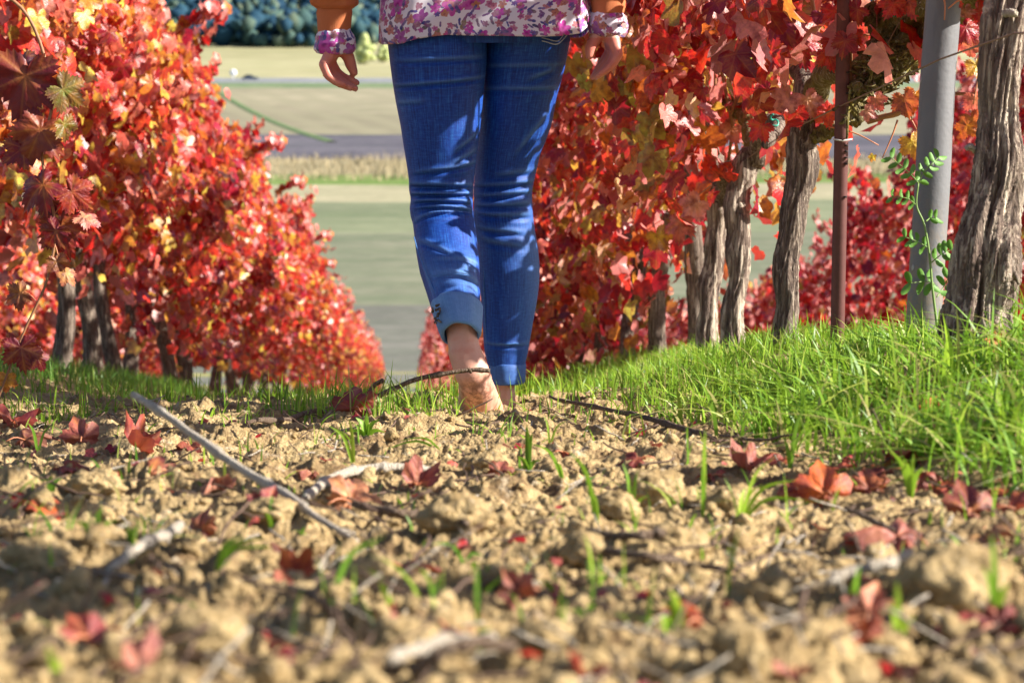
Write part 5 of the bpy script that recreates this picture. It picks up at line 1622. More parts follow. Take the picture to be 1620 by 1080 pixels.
for px, py, bl, lb, wd, cs in [
    (835, 745, [(-2, -62), (6, -50), (-14, -20), (18, -14)], "dark green upright shoot below the feet", .007, .05),
    (890, 755, [(-40, -40), (-10, -20)], "pair of arching shoots right of the dark upright one", .005, .3),
    (945, 825, [(-38, -90), (-8, -40)], "tall curved blade in front of the smooth pale clod", .005, .7),
    (1000, 820, [(-12, -70), (8, -62), (-30, -30), (22, -30)], "spray of thin blades right of the tall curved one", .004, .6),
    (1112, 815, [(-4, -70), (2, -110)], "slim upright pair left of the medium clod", .004, .7),
    (1170, 825, [(50, -90), (30, -50), (70, -60), (10, -40), (90, -30)], "broad spray of bright blades below the medium clod", .005, .75),
    (1440, 785, [(-30, -60), (-10, -50), (5, -55), (15, -40)], "bright tuft in front of the red leaves at the right bank", .005, .75),
    (1250, 740, [(20, -80), (-10, -40)], "tall blade at the near edge of the right bank", .005, .4),
    (520, 955, [(75, -80), (20, -30)], "long dark green blade leaning right at lower centre", .0045, .2),
    (615, 955, [(-28, -45), (4, -16)], "small bright hooked blade right of the long dark one", .004, .6),
    (340, 905, [(80, -30), (40, -50), (70, -45)], "flat lying green blades at left of the lower middle", .0055, .4),
    (150, 855, [(-30, -30), (10, -40), (30, -24)], "broken green blades at left above the pale broken stick", .0055, .4),
    (205, 860, [(-4, -26), (10, -22)], "two short blades right of the broken green ones", .004, .4),
    (560, 735, [(-6, -60), (-34, -52)], "arched bright blade above the pale root", .005, .7),
    (80, 778, [(-16, -16), (16, -18), (4, -24)], "small leafy weed in shade near the left edge", .007, .1),
    (735, 885, [(-44, -26), (26, 0)], "dark flat blade right of the grey twig", .004, .1),
    (880, 945, [(-25, -25), (18, 10)], "short hooked blade below the short pale twig", .004, .5),
    (925, 975, [(-22, -12), (16, -14)], "tiny green pair left of the vivid orange leaf", .005, .5),
    (1075, 985, [(-14, -45), (-26, -30), (6, -30)], "pale green shoots just left of the vivid orange leaf", .005, .85),
    (1350, 970, [(10, -60), (-4, -40)], "bright upright blade by the salmon orange leaf", .005, .5),
    (1420, 1020, [(-18, -60), (0, -80), (20, -40)], "yellowish shoots under the largest clod", .0045, .85),
    (1575, 980, [(-8, -110), (-20, -70), (14, -50)], "tall blades in front of the largest clod's right side", .005, .6),
    (90, 1085, [(-10, -60), (4, -40)], "yellow green blade cut by the bottom left edge", .004, .8),
    (760, 1030, [(0, -40), (14, -30)], "yellow green sprig at bottom centre", .004, .8),
    (60, 715, [(-10, -40), (20, -34)], "two blades left of the flat red leaf", .004, .4),
    (1060, 1000, [(20, -30), (-14, -24)], "small weed below the pale green shoots", .006, .6),
    (580, 690, [(-14, -24), (18, -22), (0, -30), (-26, -8), (26, -8)], "leafy little weed left of the feet", .008, .45),
    (700, 712, [(-90, 4), (-60, -14)], "low blade lying left below the heel", .004, .25),
    (870, 702, [(22, -30), (-8, -36)], "thin blades on the soil right of the right foot", .003, .6),
    (430, 835, [(0, -40), (-8, -24)], "little dark blade below the long pale stick", .005, .2)]:
    tuft(px, py, bl, lb, wd * 1.2, cs)

# ------------------------------------------------------------------ climbing weed with leaflets by the grey post
M_weed = mat_simple("weed_leaflet", (.11, .26, .035), .5, .3, 40, .2)
M_weedstem = mat_simple("weed_stem", (.16, .26, .06), .5, .2, 40, .1)
wq = P(1483, 505, 3.98); weed = empty("climbing_weed", wq, "young green weed with paired leaflets climbing in front of the grey post", "weed")
DW = 3.98
main = smooth_path([P(1483, 520, DW), P(1475, 455, DW), P(1470, 400, DW), P(1462, 355, DW), P(1450, 325, DW), P(1453, 290, DW)], 30)
v, f = tube(main - wq, np.linspace(.0024, .0013, 30), 7); link("stem", make_mesh("stem", v, f), M_weedstem, weed)
ang_ = np.linspace(0, 2 * PI, 10, endpoint=False)
lfv = np.stack([.25 * np.sin(ang_), .5 - .5 * np.cos(ang_), .10 * np.cos(2 * ang_)], -1)
lfv = np.vstack([lfv, [0, .5, .02]]); lff = np.array([[10, i, (i + 1) % 10] for i in range(10)])
lfme = make_mesh("leaflet", lfv, lff); lfme.materials.append(M_weed)
lr = np.random.default_rng(4)
for stem_, pr_, sz_ in [([(1453, 290), (1440, 275), (1425, 262), (1410, 250)], 5, 15), ([(1453, 290), (1462, 272), (1474, 260), (1484, 250)], 5, 15), ([(1450, 325), (1435, 314), (1412, 312)], 4, 12),
                        ([(1469, 392), (1450, 382), (1432, 375)], 4, 14), ([(1474, 415), (1490, 402), (1505, 395)], 4, 17), ([(1478, 450), (1466, 445), (1440, 448)], 3, 20), ([(1465, 350), (1472, 345), (1480, 345)], 2, 13), ([(1482, 470), (1492, 455), (1500, 440)], 3, 18)]:
    pth = smooth_path([P(a_, b_, DW + lr.normal(0, .01)) for a_, b_ in stem_], 14)
    v, f = tube(pth - wq, np.linspace(.0012, .0007, 14), 5); link("side_stem", make_mesh("side_stem", v, f), M_weedstem, weed)
    dirv = pth[-1] - pth[0]; dirv /= np.linalg.norm(dirv)
    perp = np.cross(dirv, np.array([0, -1.0, 0])); perp /= np.linalg.norm(perp)
    for k_ in range(pr_):
        c_ = pth[min(13, int(14 * (k_ + 1) / pr_) - 1)]
        for sgn in (-1, 1):
            o = bpy.data.objects.new("leaflet", lfme); o.parent = weed
            y_ = perp * sgn + dirv * .5 + lr.normal(0, .15, 3); y_ /= np.linalg.norm(y_)
            nz_ = np.array([0, -1.0, .3]) + lr.normal(0, .3, 3); nz_ -= y_ * nz_.dot(y_); nz_ /= np.linalg.norm(nz_); x_ = np.cross(y_, nz_)
            s_ = sz_ * 1.15 / FPX * DW
            b_ = c_ - wq
            o.matrix_local = Matrix(((x_[0] * s_, y_[0] * s_, nz_[0] * s_, b_[0]), (x_[1] * s_, y_[1] * s_, nz_[1] * s_, b_[1]), (x_[2] * s_, y_[2] * s_, nz_[2] * s_, b_[2]), (0, 0, 0, 1)))
            col.objects.link(o)

# ------------------------------------------------------------------ the walking person
M_denim = mat_denim()
M_cuffin = mat_simple("denim_inside", (.10, .24, .50), .8, .3, 300, .4, .001)
M_floral = mat_floral()
M_knit = mat_simple("terracotta_knit", (.46, .15, .06), .85, .15, 1.0, .5, .001, .2, 0, (900, 900, 60))
M_skin = mat_skin("skin", (.66, .35, .255), True)
M_hair = mat_simple("brown_hair", (.09, .045, .02), .45, .3, 1.0, .6, .002, .5, 0, (300, 300, 12))

person_base = P(775, 655, 5.15); person_base[2] = float(zbase(person_base[0], person_base[1]))
person = empty("person", person_base, "person in blue jeans and floral shirt walking away barefoot between the vine rows", "person")
PB = person_base


def ipl(tab, y):
    a = np.array(tab, float)
    return [np.interp(y, a[:, 0], a[:, i]) for i in range(1, a.shape[1])]


# --- jeans: two legs and hips in one mesh
legL = [(35, 608, 772), (70, 613.5, 770), (100, 617, 770), (133, 621.5, 767), (160, 626, 764), (200, 634, 760), (227, 638, 757), (267, 644.5, 752), (285, 647, 750), (300, 647, 749), (315, 650, 748), (330, 648, 748), (345, 650, 750), (352, 653, 751),
        (400, 658.5, 757), (430, 664, 759), (460, 674, 760), (485, 682, 760)]
legR = [(35, 768, 903), (60, 768, 902.5), (110, 763, 893), (150, 760, 882), (200, 756, 872), (247, 752, 854), (277, 751, 847), (300, 749, 842), (320, 750, 842), (340, 748, 843), (370, 753, 847), (390, 756, 851), (423, 757, 854), (450, 759, 853), (473, 761, 850),
        (523, 764, 841), (553, 766, 836), (575, 771, 831)]
depL = [(35, 5.17, .098), (70, 5.165, .097), (200, 5.17, .082), (300, 5.185, .064), (345, 5.18, .064), (400, 5.12, .062), (450, 5.04, .056), (485, 4.98, .050)]
depR = [(35, 5.20, .100), (70, 5.22, .097), (200, 5.28, .082), (300, 5.32, .062), (350, 5.33, .060), (420, 5.34, .066), (500, 5.34, .056), (575, 5.34, .048)]


def creases(side):
    if side == 'L':
        return [(132, 690, 95, -.10, .00003, 3.2, .0045), (96, 700, 70, -.05, .0, 3.5, .003), (266, 715, 55, -.16, 0, 3.5, .005), (293, 700, 62, .02, .0011, 4, .009), (308, 700, 60, .0, .0012, 4, .007), (324, 705, 50, .03, .0011, 4, .007), (338, 712, 40, .03, .0010, 4, .006),
                (250, 735, 22, -.5, 0, 4, .005), (227, 738, 18, -.7, 0, 4, .004), (352, 690, 40, -.25, .001, 4, .005), (430, 735, 40, -.05, 0, 3, .003), (165, 650, 26, -.1, 0, 4, .002), (410, 690, 30, .6, 0, 4, .004), (458, 730, 40, .1, .001, 4, .004)]
    return [(106, 830, 60, -.02, 0, 3.2, .003), (142, 825, 60, .0, .0001, 3.4, .004), (120, 855, 20, -.4, 0, 4, .004), (292, 800, 48, -.06, .0004, 3.6, .007), (308, 800, 46, -.08, .0003, 3.6, .006), (325, 795, 45, -.04, .0003, 3.8, .006), (341, 800, 42, .05, -.0002, 4, .005),
            (275, 815, 28, -.1, 0, 4, .004), (365, 790, 35, .1, .0004, 4, .004), (385, 795, 30, .15, .0004, 4, .003), (215, 840, 24, -1.2, 0, 6, .004), (543, 800, 40, .02, 0, 2.5, .003)]


def leg_mesh(tab, dep, side, tiltf, ny=210, nt_=112):
    y0, y1 = tab[0][0], tab[-1][0]
    ysn = np.linspace(y0, y1, ny)
    L, Rr = ipl(tab, ysn); D, RD_ = ipl(dep, ysn)
    # smooth the silhouette a little
    kf = np.array([1, 2, 3, 2, 1]) / 9.0
    sm = lambda a: np.concatenate([a[:2], np.convolve(a, kf, 'valid'), a[-2:]])
    L, Rr, D, RD_ = sm(L), sm(Rr), sm(D), sm(RD_)
    th = np.linspace(0, 2 * PI, nt_, endpoint=False)
    C, S = np.cos(th), np.sin(th)
    V = np.zeros((ny, nt_, 3)); fade = np.zeros((ny, nt_)); UV = np.zeros((ny, nt_, 2))
    cr = creases(side)
    lr = np.random.default_rng(3 if side == 'L' else 8)
    for i in range(ny):
        xc = (L[i] + Rr[i]) / 2; a = (Rr[i] - L[i]) / 2 / FPX * D[i]
        cen = P(xc, ysn[i], D[i])
        T = tiltf(ysn[i])
        dv = FH * math.cos(T) - ZUP * math.sin(T)
        xp = xc + (Rr[i] - L[i]) / 2 * C
        bk = np.clip(-S * 1.6 + .35, 0, 1)
        disp = np.zeros(nt_); fd = np.zeros(nt_)
        for (yc, x0, wx, sl, cv, w_, am) in cr:
            yl_ = yc + sl * (xp - x0) + cv * (xp - x0) ** 2
            m = np.exp(-((xp - x0) / wx) ** 4) * bk
            u = (ysn[i] - yl_) / (w_ * .82)
            disp += 1.35 * am * m * (-1.0 * np.exp(-u * u) + .75 * np.exp(-((u + 2.1) / 1.5) ** 2) + .35 * np.exp(-((u - 2.2) / 1.5) ** 2))
            fd += .35 * m * np.exp(-((u + 2.1) / 1.2) ** 2)
        disp += .0022 * fbm(xp * .03 + 9, np.full(nt_, ysn[i] * .02), 5, 3)
        ex = .92
        cx = np.sign(C) * np.abs(C) ** ex; sx_ = np.sign(S) * np.abs(S) ** ex
        edge_k = 1.0 - np.abs(C) ** 6
        V[i] = cen + RGT * (cx * a + C * disp * edge_k * .5)[:, None] + dv * (sx_ * RD_[i] + S * disp)[:, None]
        fade[i] = np.clip(fd, 0, 1)
        UV[i, :, 0] = th / (2 * PI) * .5; UV[i, :, 1] = ysn[i] / 735.0
    # paler blue zones: left shin, right side of the right shin
    for i in range(ny):
        if side == 'L': fade[i] += .45 * np.exp(-((ysn[i] - 450) / 32) ** 2) * (np.abs(C) < .9)
        else: fade[i] += .35 * np.exp(-((ysn[i] - 440) / 110) ** 2) * np.clip(C + .3, 0, 1)
    i = np.arange(ny - 1)[:, None] * nt_; j = np.arange(nt_)[None, :]; j2 = (j + 1) % nt_
    Q = np.stack([i + j, i + j2, i + nt_ + j2, i + nt_ + j], -1).reshape(-1, 4)[:, ::-1]
    f_ = np.clip(fade, 0, 1).reshape(-1)
    return V.reshape(-1, 3), Q, np.stack([f_, f_, f_], -1), UV.reshape(-1, 2)


tL = lambda y: R(np.interp(y, [300, 360, 485], [0, 22, 40]))
tR = lambda y: 0.0
vL, qL, cL, uL = leg_mesh(legL, depL, 'L', tL)
vR, qR, cR, uR = leg_mesh(legR, depR, 'R', tR)
# hips up to the waist, under the shirt
hip = [(-200, 650, 868, 5.19, .095), (-120, 632, 885, 5.19, .115), (-40, 617, 897, 5.19, .125), (20, 610, 903, 5.185, .118), (66, 613, 902, 5.185, .100)]
ny, nt_ = 50, 112
yy2 = np.linspace(-200, 66, ny); L, Rr, D, RD_ = ipl(hip, yy2)
th = np.linspace(0, 2 * PI, nt_, endpoint=False)
V = np.zeros((ny, nt_, 3))
for i in range(ny):
    a = (Rr[i] - L[i]) / 2 / FPX * D[i]; cen = P((L[i] + Rr[i]) / 2, yy2[i], D[i])
    V[i] = cen + RGT * (np.cos(th) * a)[:, None] + FH * (np.sin(th) * RD_[i])[:, None]
i = np.arange(ny - 1)[:, None] * nt_; j = np.arange(nt_)[None, :]; j2 = (j + 1) % nt_
Q = np.stack([i + j, i + j2, i + nt_ + j2, i + nt_ + j], -1).reshape(-1, 4)[:, ::-1]
uH = np.stack([np.tile(th / (2 * PI) * .9, ny), np.repeat(yy2 / 735, nt_)], -1)
Vj, Fj, Cj = cat_parts([(vL, qL, cL), (vR, qR, cR), (V.reshape(-1, 3), Q, np.zeros((ny * nt_, 3)))])
jeans = link("jeans", make_mesh("jeans", Vj - PB, Fj, Cj, np.concatenate([uL, uR, uH])), M_denim, person)


def band_ring(parent, name, rings, mat, nt_=96, thick=.004, fadev=.5, wob=.0):
    """rolled band: rings = list of (center, a, b, dirdepth, outset)"""
    th = np.linspace(0, 2 * PI, nt_, endpoint=False); V = []; n = len(rings)
    lr = np.random.default_rng(2)
    wv = wob * (np.sin(3 * th + 1) + .6 * np.sin(7 * th + 2))
    for cen, a, b_, dv, o_ in rings:
        V.append(cen + RGT * (np.cos(th) * (a + o_ + wv))[:, None] + dv * (np.sin(th) * (b_ + o_ + wv))[:, None])
    V = np.concatenate(V)
    i = np.arange(n - 1)[:, None] * nt_; j = np.arange(nt_)[None, :]; j2 = (j + 1) % nt_
    Q = np.stack([i + j, i + j2, i + nt_ + j2, i + nt_ + j], -1).reshape(-1, 4)[:, ::-1]
    uv = np.stack([np.tile(th / (2 * PI) * .5, n), np.repeat(np.arange(n) * .012, nt_)], -1)
    c = np.full((len(V), 3), fadev)
    return link(name, make_mesh(name, V - PB, Q, c, uv), mat, parent)


# left cuff (tilted opening towards the camera)
def cuff_rings(y0, y1, tab0, tab1, D0, D1, rd0, rd1, T, n=9):
    out = []
    prof = [(0, -.004), (.02, .003), (.10, .0055), (.35, .006), (.7, .006), (.93, .0055), (1.0, .003), (1.0, -.001), (.9, -.003), (.5, -.004)]
    for t, o_ in prof:
        y = y0 + (y1 - y0) * t; xl = tab0[0] + (tab1[0] - tab0[0]) * t; xr = tab0[1] + (tab1[1] - tab0[1]) * t; d = D0 + (D1 - D0) * t
        out.append((P((xl + xr) / 2, y, d), (xr - xl) / 2 / FPX * d, rd0 + (rd1 - rd0) * t, FH * math.cos(T) - ZUP * math.sin(T), o_))
    return out
cfL = band_ring(jeans, "cuff", cuff_rings(481, 530, (683, 759), (701, 756), 4.982, 4.935, .046, .044, R(42)), M_denim, wob=.0012, fadev=1.0)
cfR = band_ring(jeans, "cuff", cuff_rings(572, 606, (776, 828), (778, 826), 5.34, 5.34, .045, .044, R(3)), M_denim, wob=.0006, fadev=.3)
# stitched hems and seams
M_stitch = mat_simple("stitching", (.45, .50, .62), .7, .1, 50)
def seam(pix, r=.0011, name="seam", mat=None):
    v, f = tube(smooth_path([P(*q_) for q_ in pix], 40) - PB, r, 5); link(name, make_mesh(name, v, f), mat or M_denim, jeans)
seam([(848, 63, 5.118), (862, 66, 5.112), (882, 70, 5.115), (897, 56, 5.12)], .0012, "pocket_stitch", M_stitch)
seam([(845, 57, 5.118), (862, 61, 5.11), (882, 65, 5.112), (893, 54, 5.12)], .001, "pocket_stitch", M_stitch)
M_seam = mat_simple("denim_seam", (.05, .16, .42), .7, .3, 200)
seam([(655, 375, 5.085), (662, 400, 5.06), (674, 430, 5.015), (688, 462, 4.965)], .0012, "side_seam", M_seam)
seam([(684, 436, 4.985), (705, 434, 4.968), (728, 434, 4.966), (748, 437, 4.98)], .0010, "hem_stitch", M_seam)
seam([(790, 543, 5.288), (804, 544, 5.285), (820, 543, 5.289)], .0010, "hem_stitch", M_seam)
seam([(766, 420, 5.30), (766, 470, 5.305), (768, 520, 5.31), (772, 565, 5.315)], .0011, "side_seam", M_seam)
# frayed tear flap on the left cuff
lr = np.random.default_rng(12); ps = []
for k_ in range(9):
    p0 = P(690 + lr.normal(0, 3), 484 + k_ * 3.2, 4.925 + lr.normal(0, .003)); ps.append(tube([p0, p0 + np.array([lr.normal(.004, .004), -.006, lr.normal(0, .006)])], [.0035, .0015], 5))
v, f, _ = cat_parts(ps); link("frayed_edge", make_mesh("frayed_edge", v - PB, f), M_bark, cfL)

# --- body: feet, lower legs, torso, arms, hands, head as one continuous remeshed skin
caps = []
def capsule(p0, p1, r0, r1, seg=20, flat=None):
    """tapered capsule; flat=(dir, factor) squashes along dir"""
    p0 = np.array(p0, float); p1 = np.array(p1, float); ax = p1 - p0; Ln = np.linalg.norm(ax) + 1e-9; ax /= Ln
    ts = []; 
    for a in np.linspace(-PI / 2, 0, 6): ts.append((r0 * math.sin(a), r0 * math.cos(a)))
    for k in range(1, 4): ts.append((Ln * k / 4, r0 + (r1 - r0) * k / 4))
    for a in np.linspace(0, PI / 2, 6): ts.append((Ln + r1 * math.sin(a), r1 * math.cos(a)))
    ref = np.array([0, 0, 1.0]) if abs(ax[2]) < .9 else np.array([1.0, 0, 0])
    A = np.cross(ref, ax); A /= np.linalg.norm(A); B = np.cross(ax, A)
    th = np.linspace(0, 2 * PI, seg, endpoint=False)
    V = []
    for t, r in ts:
        off = (A[None] * np.cos(th)[:, None] + B[None] * np.sin(th)[:, None]) * max(r, 1e-5)
        if flat is not None:
            dv, k = flat; off = off - np.outer(off @ dv, dv) * (1 - k)
        V.append(p0 + ax * t + off)
    n = len(ts); V = np.concatenate(V)
    i = np.arange(n - 1)[:, None] * seg; j = np.arange(seg)[None, :]; j2 = (j + 1) % seg
    Q = np.stack([i + j, i + j2, i + seg + j2, i + seg + j], -1).reshape(-1, 4)
    c0 = len(V); V = np.vstack([V, V[:seg].mean(0), V[-seg:].mean(0)]); jj = np.arange(seg); jn = (jj + 1) % seg
    T3 = np.concatenate([np.stack([np.full(seg, c0), jn, jj], -1), np.stack([np.full(seg, c0 + 1), (n - 1) * seg + jj, (n - 1) * seg + jn], -1)])
    caps.append((V, [T3, Q]))


def chain(pix, rads, flat=None):
    pts = [P(*q_) if not isinstance(q_, np.ndarray) else q_ for q_ in pix]
    for k in range(len(pts) - 1): capsule(pts[k], pts[k + 1], rads[k], rads[k + 1], flat=flat)


px2m = lambda n_, d=5.0: n_ / FPX * d
# left lower leg and foot (heel raised, toes on the ground)
chain([(703, 345, 5.18), (716, 430, 5.07), (722, 480, 4.99), (731, 530, 4.955), (735, 556, 4.95)], [.040, .036, .033, .0315, .033])
capsule(P(735, 556, 4.95), P(747, 590, 4.945), .034, .036)              # ankle to heel
capsule(P(741, 570, 4.985), P(752, 600, 4.955), .030, .0345)
capsule(P(722, 562, 4.985), P(724, 572, 4.985), .014, .013)             # ankle bones
capsule(P(754, 560, 4.985), P(757, 572, 4.985), .014, .013)
capsule(P(733, 480, 4.945), P(741, 560, 4.928), .010, .010)              # achilles
FDIR = P(790, 668, 5.09) - P(752, 600, 4.96)
capsule(P(752, 604, 4.955), P(756, 640, 5.03), .035, .038)
capsule(P(756, 640, 5.03), P(764, 655, 5.085), .038, .030)
capsule(P(750, 603, 4.965), P(740, 645, 5.05), .026, .024)
capsule(P(758, 606, 4.965), P(776, 648, 5.06), .028, .028)
capsule(P(776, 648, 5.06), P(788, 660, 5.08), .026, .018)
for k_, (tx, ty, td, tr_) in enumerate([(795, 664, 5.115, .013), (781, 667, 5.125, .0095), (770, 667, 5.125, .009), (759, 666, 5.12, .0085), (748, 663, 5.11, .008)]):
    bx, by, bd = 785 - k_ * 9.5, 655, 5.085
    capsule(P(bx, by, bd), P(tx, ty, td), tr_ * 1.15, tr_)
# right lower leg and foot, flat on the ground further down the slope
chain([(796, 330, 5.33), (806, 430, 5.34), (802, 520, 5.34), (799, 590, 5.34), (797, 625, 5.34)], [.040, .036, .030, .0245, .0235])
capsule(P(797, 622, 5.34), P(796, 648, 5.335), .026, .030)
rf = P(797, 652, 5.34)
for k_ in range(5):
    capsule(rf + np.array([-.014 + .007 * k_, .02, 0]), rf + np.array([-.034 + .017 * k_, .145, -.028]), .026 - .001 * k_, .015)
    capsule(rf + np.array([-.034 + .017 * k_, .145, -.030]), rf + np.array([-.036 + .018 * k_, .185 - .006 * abs(k_ - 3), -.04]), .0105, .0085)
capsule(rf + np.array([0, .03, .02]), rf + np.array([0, .11, -.01]), .03, .026)
# thighs, pelvis, torso
chain([(692, 60, 5.165), (703, 345, 5.18)], [.065, .040])
chain([(832, 60, 5.22), (796, 330, 5.33)], [.065, .040])
cm = P(760, -30, 5.19)
capsule(cm + RGT * -.075, cm + RGT * .075, .09, .09)
capsule(cm, cm + ZUP * .25, .11, .105); capsule(cm + ZUP * .25, cm + ZUP * .48, .115, .10)
sh0 = cm + ZUP * .50
capsule(sh0 - RGT * .15, sh0 + RGT * .15, .055, .055)
capsule(sh0 - RGT * .08 - ZUP * .1, sh0 + RGT * .08 - ZUP * .1, .10, .10)
capsule(sh0, sh0 + ZUP * .13 + FH * .015, .055, .050)
hd = sh0 + ZUP * .215 + FH * .02
capsule(hd - ZUP * .02, hd + ZUP * .035, .072, .085)
capsule(hd + FH * .03 - ZUP * .05, hd + FH * .06 - ZUP * .055, .045, .04)    # jaw, chin
capsule(hd + FH * .085, hd + FH * .104 - ZUP * .02, .008, .012)              # nose
for s in (-1, 1):
    capsule(hd + RGT * s * .078 + ZUP * .005, hd + RGT * s * .082 - ZUP * .03, .010, .008)   # ears
    capsule(hd + RGT * s * .03 + FH * .074 + ZUP * .012, hd + RGT * s * .032 + FH * .076 + ZUP * .012, .012, .012)
capsule(hd + FH * .088 - RGT * .018 - ZUP * .045, hd + FH * .088 + RGT * .018 - ZUP * .045, .008, .008)
# arms
elL, wrL = P(505, -130, 5.12), P(531, 72, 5.13)
elR, wrR = P(985, -140, 5.14), P(961, 52, 5.15)
capsule(sh0 - RGT * .165, elL, .045, .037); capsule(elL, wrL, .036, .0235)
capsule(sh0 + RGT * .165, elR, .045, .037); capsule(elR, wrR, .036, .0235)
# left hand: palm seen edge-on, four curled fingers, thumb forward
flatL = (RGT, .62)
kn = [(512, 102, 5.095), (514, 101, 5.113), (518, 100, 5.131), (523, 99, 5.149)]
for q_ in kn: capsule(wrL + np.array([0, (q_[2] - 5.122) * .5, 0]), P(*q_), .017, .0105)
FG = [([(512, 102, 5.095), (519, 120, 5.092), (531, 130, 5.095), (543, 134, 5.10)], [.0098, .0085, .0075, .0062]),
      ([(514, 101, 5.113), (521, 121, 5.113), (537, 132, 5.115), (554, 139, 5.118)], [.0105, .009, .0082, .0066]),
      ([(518, 100, 5.131), (527, 119, 5.133), (546, 132, 5.136), (562, 140, 5.138)], [.0108, .0094, .0085, .0068]),
      ([(523, 99, 5.149), (534, 116, 5.153), (549, 126, 5.157), (564, 131, 5.16)], [.0105, .0092, .0083, .0066])]
for px_, rr_ in FG: chain(px_, [q_ * 1.12 for q_ in rr_])
chain([(540, 76, 5.135), (551, 90, 5.142), (555, 103, 5.145), (560, 115, 5.148)], [.015, .0132, .0124, .009])
# right hand: thumb to the left, fingers tapering down-left
kn = [(978, 86, 5.12), (975, 86, 5.138), (970, 84, 5.156), (965, 82, 5.174)]
for q_ in kn: capsule(wrR + np.array([0.006, (q_[2] - 5.147) * .5, 0]), P(*q_), .0175, .0105)
FG = [([(978, 86, 5.12), (970, 101, 5.117), (959, 111, 5.12), (950, 117, 5.122)], [.0098, .0085, .0075, .006]),
      ([(975, 86, 5.138), (966, 103, 5.138), (954, 114, 5.14), (943, 122, 5.142)], [.0105, .009, .008, .0062]),
      ([(970, 84, 5.156), (959, 102, 5.158), (948, 113, 5.16), (938, 122, 5.162)], [.0105, .0092, .008, .0062]),
      ([(965, 82, 5.174), (955, 98, 5.178), (947, 108, 5.182), (941, 116, 5.184)], [.010, .009, .008, .0062])]
for px_, rr_ in FG: chain(px_, [q_ * 1.12 for q_ in rr_])
chain([(950, 50, 5.14), (939, 66, 5.135), (934, 78, 5.132), (933, 88, 5.13)], [.015, .0135, .0126, .0095])

V, F, _ = cat_parts(caps)
me = make_mesh("body_raw", V - PB, F)
tmp = bpy.data.objects.new("body_raw", me); col.objects.link(tmp)
md = tmp.modifiers.new("remesh", 'REMESH'); md.mode = 'VOXEL'; md.voxel_size = .0036; md.use_smooth_shade = True
md2 = tmp.modifiers.new("smooth", 'SMOOTH'); md2.factor = .5; md2.iterations = 3
bpy.context.view_layer.update()
dg = bpy.context.evaluated_depsgraph_get()
bme = bpy.data.meshes.new_from_object(tmp.evaluated_get(dg))
bpy.data.objects.remove(tmp)
bme.name = "body"
nV = len(bme.vertices); co = np.zeros(nV * 3, np.float32); bme.vertices.foreach_get("co", co); co = co.reshape(-1, 3) + PB
# dirt on the sole of the raised heel
dc = np.linalg.norm((co - P(757, 622, 4.95)) / np.array([.035, .06, .035]), axis=1)
dv_ = np.clip(1.6 - dc, 0, 1)
gl = co[:, 2] - zbase(co[:, 0], co[:, 1])
dv_ = np.maximum(dv_, np.clip(.9 - gl / .035, 0, 1) * .7)
ca = bme.color_attributes.new("lc", 'FLOAT_COLOR', 'POINT')
cc = np.ones((nV, 4), np.float32); cc[:, 0] = dv_; cc[:, 1] = ((co[:, 2] < P(530, 60, 5.13)[2]) & (co[:, 2] > P(530, 160, 5.13)[2]) & (np.abs((co - PB) @ RGT) > .19)) * .9; cc[:, 2] = 0; ca.data.foreach_set("color", cc.ravel())
bme.materials.clear(); bme.materials.append(M_skin)
body = link("body", bme, None, person)

M_nail = mat_simple("nail", (.62, .30, .26), .25, .1, 50, 0, spec=.6)
for (a_, b_), r_ in ((((554, 139, 5.118), (537, 132, 5.115)), .0066), (((562, 140, 5.138), (546, 132, 5.136)), .0068), (((560, 115, 5.148), (555, 103, 5.145)), .0075), (((943, 122, 5.142), (954, 114, 5.14)), .0062), (((938, 122, 5.162), (948, 113, 5.16)), .0062), (((933, 88, 5.13), (934, 78, 5.132)), .008)):
    A_, B_ = P(*a_), P(*b_); ax = (A_ - B_) / np.linalg.norm(A_ - B_)
    sg = -1 if a_[0] < 700 else 1
    nn = RGT * sg * .9 - ZUP * .1 - FH * .2; nn -= ax * nn.dot(ax); nn /= np.linalg.norm(nn); tt = np.cross(ax, nn)
    V0, F0 = ICO2
    v_ = (V0 * np.array([r_ * .95, r_ * .62, r_ * .28])) @ np.array([ax, tt, nn]) + A_ + nn * r_ * .72 - ax * r_ * .1
    link("fingernail", make_mesh("fingernail", v_ - PB, F0), M_nail, body)
# ring on the left hand
M_gold = mat_simple("gold_ring", (.8, .5, .15), .25, .05, 10, 0, metal=1.0)
c_ = P(518, 118, 5.113); th = np.linspace(0, 2 * PI, 25)
ax = P(521, 121, 5.113) - P(514, 101, 5.113); ax /= np.linalg.norm(ax); A = np.cross(ax, [0, 1, 0]); A /= np.linalg.norm(A); B = np.cross(ax, A)
v, f = tube(c_ + A[None] * (np.cos(th) * .0095)[:, None] + B[None] * (np.sin(th) * .0095)[:, None], .0011, 6)
link("finger_ring", make_mesh("finger_ring", v - PB, f), M_gold, person)

